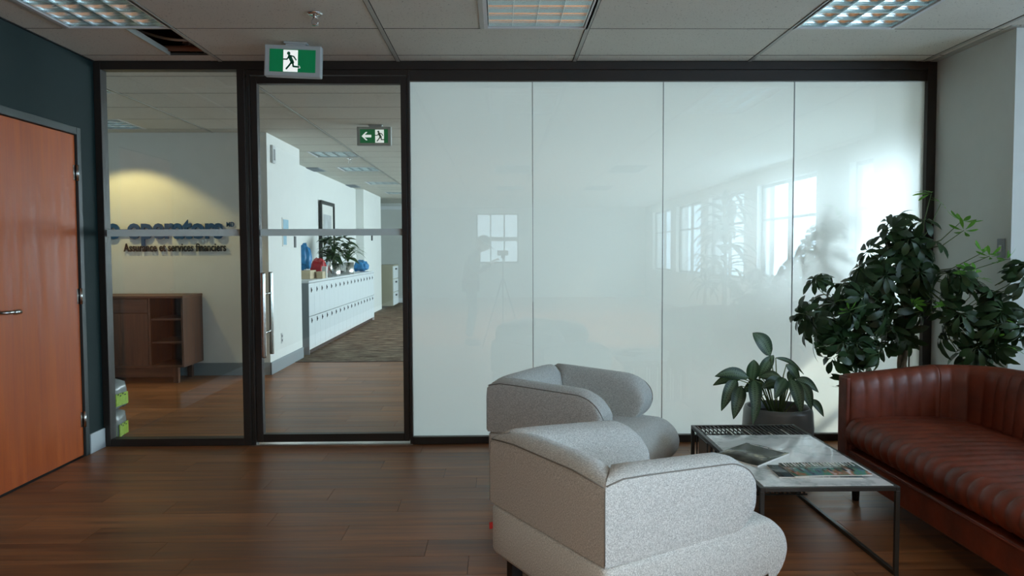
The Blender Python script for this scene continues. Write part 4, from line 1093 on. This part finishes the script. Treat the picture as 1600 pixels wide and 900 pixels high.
for bp_, tp_, dy_, wd in blades:
    Yb = PY+dy_; A = at_px(*bp_, Yb*.5+PY*.5)-Vector((PX, PY, 0)); B = at_px(*tp_, Yb)-Vector((PX, PY, 0))
    v = B-A; L = v.length; dirn = v.normalized(); side = dirn.cross(Vector((0, -1, .35))).normalized()
    if side.length < .1: side = Vector((1, 0, 0))
    nrm = side.cross(dirn).normalized()
    if nrm.z < 0 and abs(nrm.z) > .3: nrm = -nrm
    mb = MB(); rings = []; n = 10
    for i in range(n+1):
        u = i/n; w = wd/2*max(.02, math.sin(PI*u**.8)**.75) if 0 < i < n else .002
        cpt = A+v*u+Vector((0, 0, 1))*(.12*L*math.sin(PI*u))+Vector((0, -1, 0))*.05*L*math.sin(PI*u)
        rings.append([cpt+side*w*k+nrm*abs(k)*w*.18 for k in (-1, -.5, 0, .5, 1)])
    mb.rings(rings, closed=False, cap=False); me = mb.mesh('leaf', M['leaf_agl'], True); uv = me.uv_layers.new(name='UVMap')
    for lp in me.loops: uv.data[lp.index].uv = ((lp.vertex_index//5)/n, (lp.vertex_index % 5)/4)
    ob('leaf', me, ap)
    root = Vector((A.x*.18, A.y*.25, .34)); midp = root.lerp(A, .55)+Vector((0, 0, .05+.03*random.random()))
    stm.tube([root, midp, A], [.0045, .0038, .003], 6)
stm.build('petioles', M['stem'], ap, True)

# ================================================================== UMBRELLA TREE
TX, TY = 2.60, 4.86
tr = thing('umbrella_tree', 'tall umbrella tree with braided trunk behind the sofa corner', 'tree', (TX, TY, 0))
MB().lathe([(0, 0), (.15, 0), (.16, .01), (.185, .30), (.19, .33), (.178, .33), (.172, .29)], seg=36).build('pot', M['pot'], tr, True)
MB().lathe([(0, .29), (.175, .285)], seg=24).build('soil', M['soil'], tr)
for k in range(3):
    pts = []
    for i in range(40):
        z = .28+.72*i/39; a = 2*PI*k/3+z*11; pts.append((.017*math.cos(a), .017*math.sin(a), z))
    MB().tube(pts, [.017-.004*i/39 for i in range(40)], 8).build('trunk', M['bark'], tr, True)
MB().tube([(.045, .0, .28), (.045, .01, 1.05)], .005, 8).build('stake', M['stake'], tr, True)
def palmate(name, m, nl, L, Wd, seed, droop):
    rnd = random.Random(seed); mb = MB()
    for i in range(nl):
        a = 2*PI*i/nl+rnd.uniform(-.12, .12) if nl > 5 else (-1.2+2.4*i/(nl-1))
        l = L*rnd.uniform(.82, 1.1); w = Wd*rnd.uniform(.85, 1.1); dr = droop*rnd.uniform(.7, 1.3)
        rings = []; x, z = .014, 0; ca, sa = math.cos(a), math.sin(a); ns = 6; tw = rnd.uniform(-.3, .3)
        # little stalk then the blade
        for j, u in enumerate((0, .16, .30, .48, .66, .84, 1)):
            ww = (.001, .004, .34, .48, .5, .38, .02)[j]; ww = ww*w if j > 1 else ww
            an = dr*(u+.35); xx = u*l; cx_ = x+xx*math.cos(an*.8); cz_ = -xx*math.sin(an*.8)
            ring = []
            for k in (-1, 0, 1):
                yy = k*ww; zz = cz_+abs(k)*ww*.18+k*ww*tw
                ring.append((cx_*ca-yy*sa, cx_*sa+yy*ca, zz))
            rings.append(ring)
        mb.rings(rings, closed=False, cap=False)
    return mb.mesh(name, m, True)
PM = [palmate('leaf', M['leaf'], nl, L*1.06, .042, s, d) for nl, L, s, d in ((8, .118, 1, .55), (7, .13, 2, .8), (9, .112, 3, .4), (8, .13, 4, 1.0), (7, .108, 5, .65))]
PN = [palmate('leaf', M['leaf_new'], 6, .095, .026, 6, -.4), palmate('leaf', M['leaf_new'], 5, .11, .03, 7, .3)]
random.seed(77)
branches = MB(); nleaf = 0
def cluster(cx_, cz_, cy_, rx, rz_, ry, n, meshes=PM, hub=None, sc=1):
    """centre in metres (world); rz spread; leaves outward facing"""
    global nleaf; n = int(n*.92)
    hubv = Vector(hub) if hub else Vector((TX, TY, cz_-.1))
    for i in range(n):
        while True:
            p = Vector((random.uniform(-1, 1), random.uniform(-1, 1), random.uniform(-1, 1)))
            if .15 < p.length < 1: break
        if random.random() < .5: p = p.normalized()*random.uniform(.8, 1.25)
        w = Vector((cx_+p.x*rx, cy_+p.y*ry, cz_+p.z*rz_))
        if w.y > 5.22: w.y = 5.22-random.random()*.1
        if w.y > YC-.14 and w.x > XR-.13: w.x = XR-.13-random.random()*.05
        lc = w-Vector((TX, TY, 0)); out = Vector((p.x*1.2+random.uniform(-.5, .5), p.y-.25+random.uniform(-.5, .5), p.z*.4+.35+random.uniform(-.3, .4))).normalized()
        o = ob('leaf', random.choice(meshes), tr, loc=lc)
        quat = out.to_track_quat('Z', 'Y'); o.rotation_mode = 'QUATERNION'
        from mathutils import Quaternion
        o.rotation_quaternion = quat @ Quaternion((0, 0, 1), random.uniform(0, 2*PI)); s = sc*random.uniform(.85, 1.15); o.scale = (s, s, s)
        nleaf += 1
        h = hubv-Vector((TX, TY, 0)); pet = lc-out*.10*s; midp = pet.lerp(h, .45)+Vector((0, 0, -.03))
        branches.tube([lc, pet], .0022, 4)
        if i % 2 == 0: branches.tube([pet, midp, h], [.002, .004, .006], 5)
        else: branches.tube([pet, pet.lerp(midp, .5)], [.002, .003], 4)
hubs = {}
cluster(2.16, .86, 4.74, .27, .26, .20, 40, hub=(2.3, 4.8, .9))
cluster(2.06, 1.04, 4.72, .18, .20, .14, 16, hub=(2.3, 4.8, .95))
cluster(2.33, 1.10, 4.74, .18, .20, .16, 18, hub=(2.4, 4.8, 1.0))
cluster(2.58, 1.12, 4.80, .20, .36, .20, 42, hub=(2.6, 4.86, 1.0))
cluster(2.60, 1.42, 4.80, .17, .20, .16, 20, hub=(2.62, 4.86, 1.3))
cluster(2.42, 1.33, 4.78, .08, .08, .08, 4, hub=(2.55, 4.84, 1.2))
cluster(2.80, .98, 4.46, .22, .30, .22, 34, hub=(2.75, 4.7, .95), sc=.9)
cluster(2.93, 1.10, 4.36, .13, .20, .14, 14, hub=(2.75, 4.7, 1.0), sc=.9)
cluster(2.97, .86, 4.34, .12, .20, .12, 10, hub=(2.8, 4.6, .9), sc=.85)
for u, v, Y, s in ((1455, 303, 4.7, .9), (1470, 318, 4.7, .6), (1503, 345, 4.5, 1.0), (1506, 360, 4.5, .8), (1537, 394, 4.35, .8), (1546, 400, 4.35, .7), (1521, 428, 4.35, .9), (1528, 436, 4.35, .7), (1572, 405, 4.3, .7), (1425, 475, 4.55, .7), (1327, 485, 4.5, .6), (1480, 478, 4.4, .6), (1565, 500, 4.3, .6), (1315, 470, 4.5, .5), (1560, 525, 4.3, .6), (1590, 548, 4.25, .6)):
    w = at_px(u, v, Y); lc = w-Vector((TX, TY, 0)); o = ob('leaf', random.choice(PN), tr, loc=lc); o.scale = (s, s, s); o['label'] = 'young bright green leaf'
    o.rotation_euler = (random.uniform(-.7, .7), random.uniform(-1.2, .2), random.uniform(0, 6))
    h = Vector((.02, -.03, 1.2)) if v > 380 else Vector((.05, 0, 1.35)); branches.tube([lc, lc.lerp(h, .4)+Vector((0, 0, -.04)), h], [.002, .003, .006], 5)
for hx_, hy_, hz_ in ((2.3, 4.8, .92), (2.4, 4.8, 1.0), (2.62, 4.86, 1.3), (2.75, 4.7, .97), (2.8, 4.6, .9), (2.55, 4.84, 1.2)):
    h = Vector((hx_-TX, hy_-TY, hz_)); branches.tube([(0, 0, .93), h.lerp(Vector((0, 0, .95)), .5)+Vector((0, 0, .03)), h], [.013, .010, .007], 6)
branches.build('branches', M['stem'], tr, True)

# ================================================================== plants outside the frame or behind the film
def palm(x, y, h, n, L, label, seed, wd=.05, zl=0):
    random.seed(seed); t = thing('potted_palm', label, 'plant', (x, y, 0))
    MB().lathe([(0, 0), (.15, 0), (.19, .34), (.175, .34), (.17, .3)], seg=28).build('pot', M['pot'], t, True)
    MB().lathe([(0, .3), (.172, .295)], seg=20).build('soil', M['soil'], t)
    MB().tube([(0, 0, .28), (.02, .01, h*.6), (0, 0, h)], [.03, .024, .018], 10).build('trunk', M['bark'], t, True)
    ms = [leaf_mesh('leaf', l, wd, dr, M['leaf_palm'], 9, .25) for l, dr in ((L, 1.5), (L*.85, 1.1), (L*1.1, 1.9))]
    for i in range(n):
        a = random.uniform(0, 2*PI); z = h-random.uniform(0, zl or h*.25)
        o = ob('leaf', random.choice(ms), t, loc=(0, 0, z)); o.rotation_euler = (random.uniform(-.3, .3), -random.uniform(.1, 1.1), a)
    return t
palm(2.50, 6.05, 1.62, 40, .55, 'blurred long-leaved plant close behind the right-hand frosted pane', 5, .06, .5)
palm(2.78, 1.33, 2.0, 90, .50, 'tall leafy plant by the window at the camera end of the sofa', 8, .085, 1.1)
palm(3.6, -2.6, 1.2, 30, .5, 'plant by the pier between the lounge windows behind the viewer', 9, .06, .5)

# ================================================================== PHOTOGRAPHER (seen mirrored in the frosted panes)
def skinned(name, pts, edges, rad, m, parent, lv=2):
    me = bpy.data.meshes.new(name); me.from_pydata(pts, edges, []); o = ob(name, me, parent); me.materials.append(m)
    sk = o.modifiers.new('s', 'SKIN'); sk.use_smooth_shade = True
    for i, v in enumerate(me.skin_vertices[0].data):
        r = rad[i]; v.radius = r if isinstance(r, tuple) else (r, r); v.use_root = (i == 0)
    sb_ = o.modifiers.new('u', 'SUBSURF'); sb_.levels = lv; sb_.render_levels = lv
    dg = bpy.context.evaluated_depsgraph_get(); dg.update(); me2 = bpy.data.meshes.new_from_object(o.evaluated_get(dg)); o.modifiers.clear(); o.data = me2
    if not me2.materials: me2.materials.append(m)
    return o
PR = (-.42, -.34, 0)
pe = thing('person', 'person in dark cap and jacket bending to a phone, mirrored in the frosted glass', 'person', PR)
P = [(0, 0, .93), (.0, 0, 1.06), (.03, 0, 1.20), (.07, 0, 1.31), (.115, 0, 1.385),
     (.055, .165, 1.30), (.10, .205, 1.06), (.30, .215, 1.20), (.055, -.165, 1.30), (.09, -.20, 1.05), (.29, .02, 1.17)]
skinned('jacket', P, [(0, 1), (1, 2), (2, 3), (3, 4), (3, 5), (5, 6), (6, 7), (3, 8), (8, 9), (9, 10)],
        [(.13, .15), (.12, .14), (.125, .16), (.11, .13), (.055, .055), .062, .048, .034, .062, .048, .034], M['jacket'], pe)
P = [(0, 0, .96), (.0, .09, .88), (.04, .10, .50), (-.02, .10, .12), (.0, -.09, .88), (.02, -.10, .50), (-.05, -.10, .12)]
skinned('trousers', P, [(0, 1), (1, 2), (2, 3), (0, 4), (4, 5), (5, 6)], [.125, .092, .064, .05, .092, .064, .05], M['trousers'], pe)
for y_, x_ in ((.10, -.02), (-.10, -.05)): skinned('shoe', [(x_-.05, y_, .045), (x_+.06, y_, .04), (x_+.17, y_, .03)], [(0, 1), (1, 2)], [.045, .045, .034], M['black_metal'], pe)
def head():
    b_ = bmesh.new(); bmesh.ops.create_uvsphere(b_, u_segments=40, v_segments=28, radius=1)
    for v in b_.verts:     # face looks along +x
        c = v.co.copy(); x, y, z = c; fx_ = max(0, x)
        X = .098*x; Y_ = .076*y*(1-.22*max(0, -z)**1.3); Z = .118*z
        if x > 0 and z < 0: X *= 1-.10*(-z)
        X += .026*math.exp(-((y/.16)**2+((z+.12)/.16)**2))*(x > .3)        # nose
        X += .010*math.exp(-((y/.35)**2+((z+.46)/.07)**2))*(x > .3)        # lips
        X += .012*math.exp(-((y/.4)**2+((z+.80)/.14)**2))*(x > .2)         # chin
        X -= .011*math.exp(-(((abs(y)-.38)/.18)**2+((z-.10)/.12)**2))*(x > .3)   # eye sockets
        v.co = (X, Y_, Z)
    me = bpy.data.meshes.new('head'); b_.to_mesh(me); b_.free(); me.materials.append(M['skin']); me.polygons.foreach_set('use_smooth', [True]*len(me.polygons)); return me
hm = ob('head', head(), pe, loc=(.185, 0, 1.475)); hm.rotation_euler = (0, R(34), R(12))
for sy in (-1, 1):
    skinned('ear', [(-.005, sy*.074, .02), (-.012, sy*.082, -.005), (-.002, sy*.077, -.03)], [(0, 1), (1, 2)], [.011, .013, .009], M['skin'], hm, 1)
    MB().lathe([(0, -.011), (.008, -.008), (.011, 0), (.008, .008), (0, .011)], seg=12).build('eye', M['paper'], hm, True, loc=(.078, sy*.030, .012))
skinned('neck', [(.09, 0, 1.34), (.13, 0, 1.40), (.165, 0, 1.44)], [(0, 1), (1, 2)], [.055, .052, .052], M['skin'], pe)
m = MB(); rings = []
for i in range(9):
    a = PI/2*i/8; rings.append([(.106*math.cos(a)*math.cos(t_)-.004, .086*math.cos(a)*math.sin(t_), .03+.10*math.sin(a)) for t_ in [2*PI*j/28 for j in range(28)]])
m.rings(rings).build('cap', M['jacket'], hm, True)
m = MB(); m.rings([[(.088*math.cos(t_), .080*math.sin(t_), z_) for t_ in [R(-60+120*j/12) for j in range(13)]]+[(.088*math.cos(t_)+.085*math.cos(t_*1.5), .078*math.sin(t_), z_-.012) for t_ in [R(60-120*j/12) for j in range(13)]] for z_ in (.032, .037)]).build('cap_brim', M['jacket'], hm)
def hand(root, dirv, up, parent, side):
    d = Vector(dirv).normalized(); u = Vector(up).normalized(); s_ = d.cross(u).normalized(); r0 = Vector(root); k_ = skinned('hand', [tuple(r0-d*.02), tuple(r0+d*.03), tuple(r0+d*.075)], [(0, 1), (1, 2)], [(.024, .020), (.034, .017), (.036, .014)], M['skin'], parent, 1)
    for i, L in enumerate((.062, .070, .066, .052)):
        o_ = s_*(.027-.018*i); a = r0+d*.068+o_; b_ = a+d*L*.45+o_*.15-u*.006; c = b_+d*L*.25-u*L*.25; e = c+d*L*.05-u*L*.28
        skinned('finger', [tuple(a-d*.02), tuple(a), tuple(b_), tuple(c), tuple(e)], [(0, 1), (1, 2), (2, 3), (3, 4)], [.009, .0095, .0085, .008, .0065], M['skin'], k_, 1)
    a = r0+d*.02+s_*.028*side; skinned('thumb', [tuple(a-s_*.01*side), tuple(a+d*.02+s_*.018*side), tuple(a+d*.045+s_*.024*side-u*.008), tuple(a+d*.062+s_*.02*side-u*.016)], [(0, 1), (1, 2), (2, 3)], [.012, .0115, .010, .0075], M['skin'], k_, 1)
hand((.305, .225, 1.21), (.5, .25, .35), (-.3, 0, 1), pe, 1)
hand((.295, .03, 1.175), (.5, .5, .35), (-.3, 0, 1), pe, -1)
tp = thing('tripod', 'slim black tripod holding the phone, mirrored in the frosted glass', 'tripod', (.045, -.05, 0))
for k in range(3):
    a = R(90+120*k+180); MB().tube([(.02*math.cos(a), .02*math.sin(a), .95), (.34*math.cos(a), .34*math.sin(a), .012)], [.011, .008], 10).build('leg', M['black_metal'], tp, True)
MB().tube([(0, 0, .60), (0, 0, 1.27)], .010, 10).build('centre_column', M['black_metal'], tp, True)
MB().tube([(0, 0, .92), (0, 0, .97)], .026, 12).build('collar', M['black_metal'], tp, True)
box(-.028, -.012, 1.265, .028, .012, 1.302).build('clamp', M['black_metal'], tp, bevel=.004)
ph = thing('phone', 'black phone held level in the tripod clamp', 'phone', (.045, -.05, 1.3035))
box(-.078, -.004, 0, .078, .0045, .074).build('body', M['black_metal'], ph, bevel=.004); box(-.075, -.0050, .003, .075, -.0042, .071).build('screen', mat('dark_screen', (18, 20, 22), .08), ph)

print('tiles', ntile, 'planks', npl, 'leaves', nleaf)
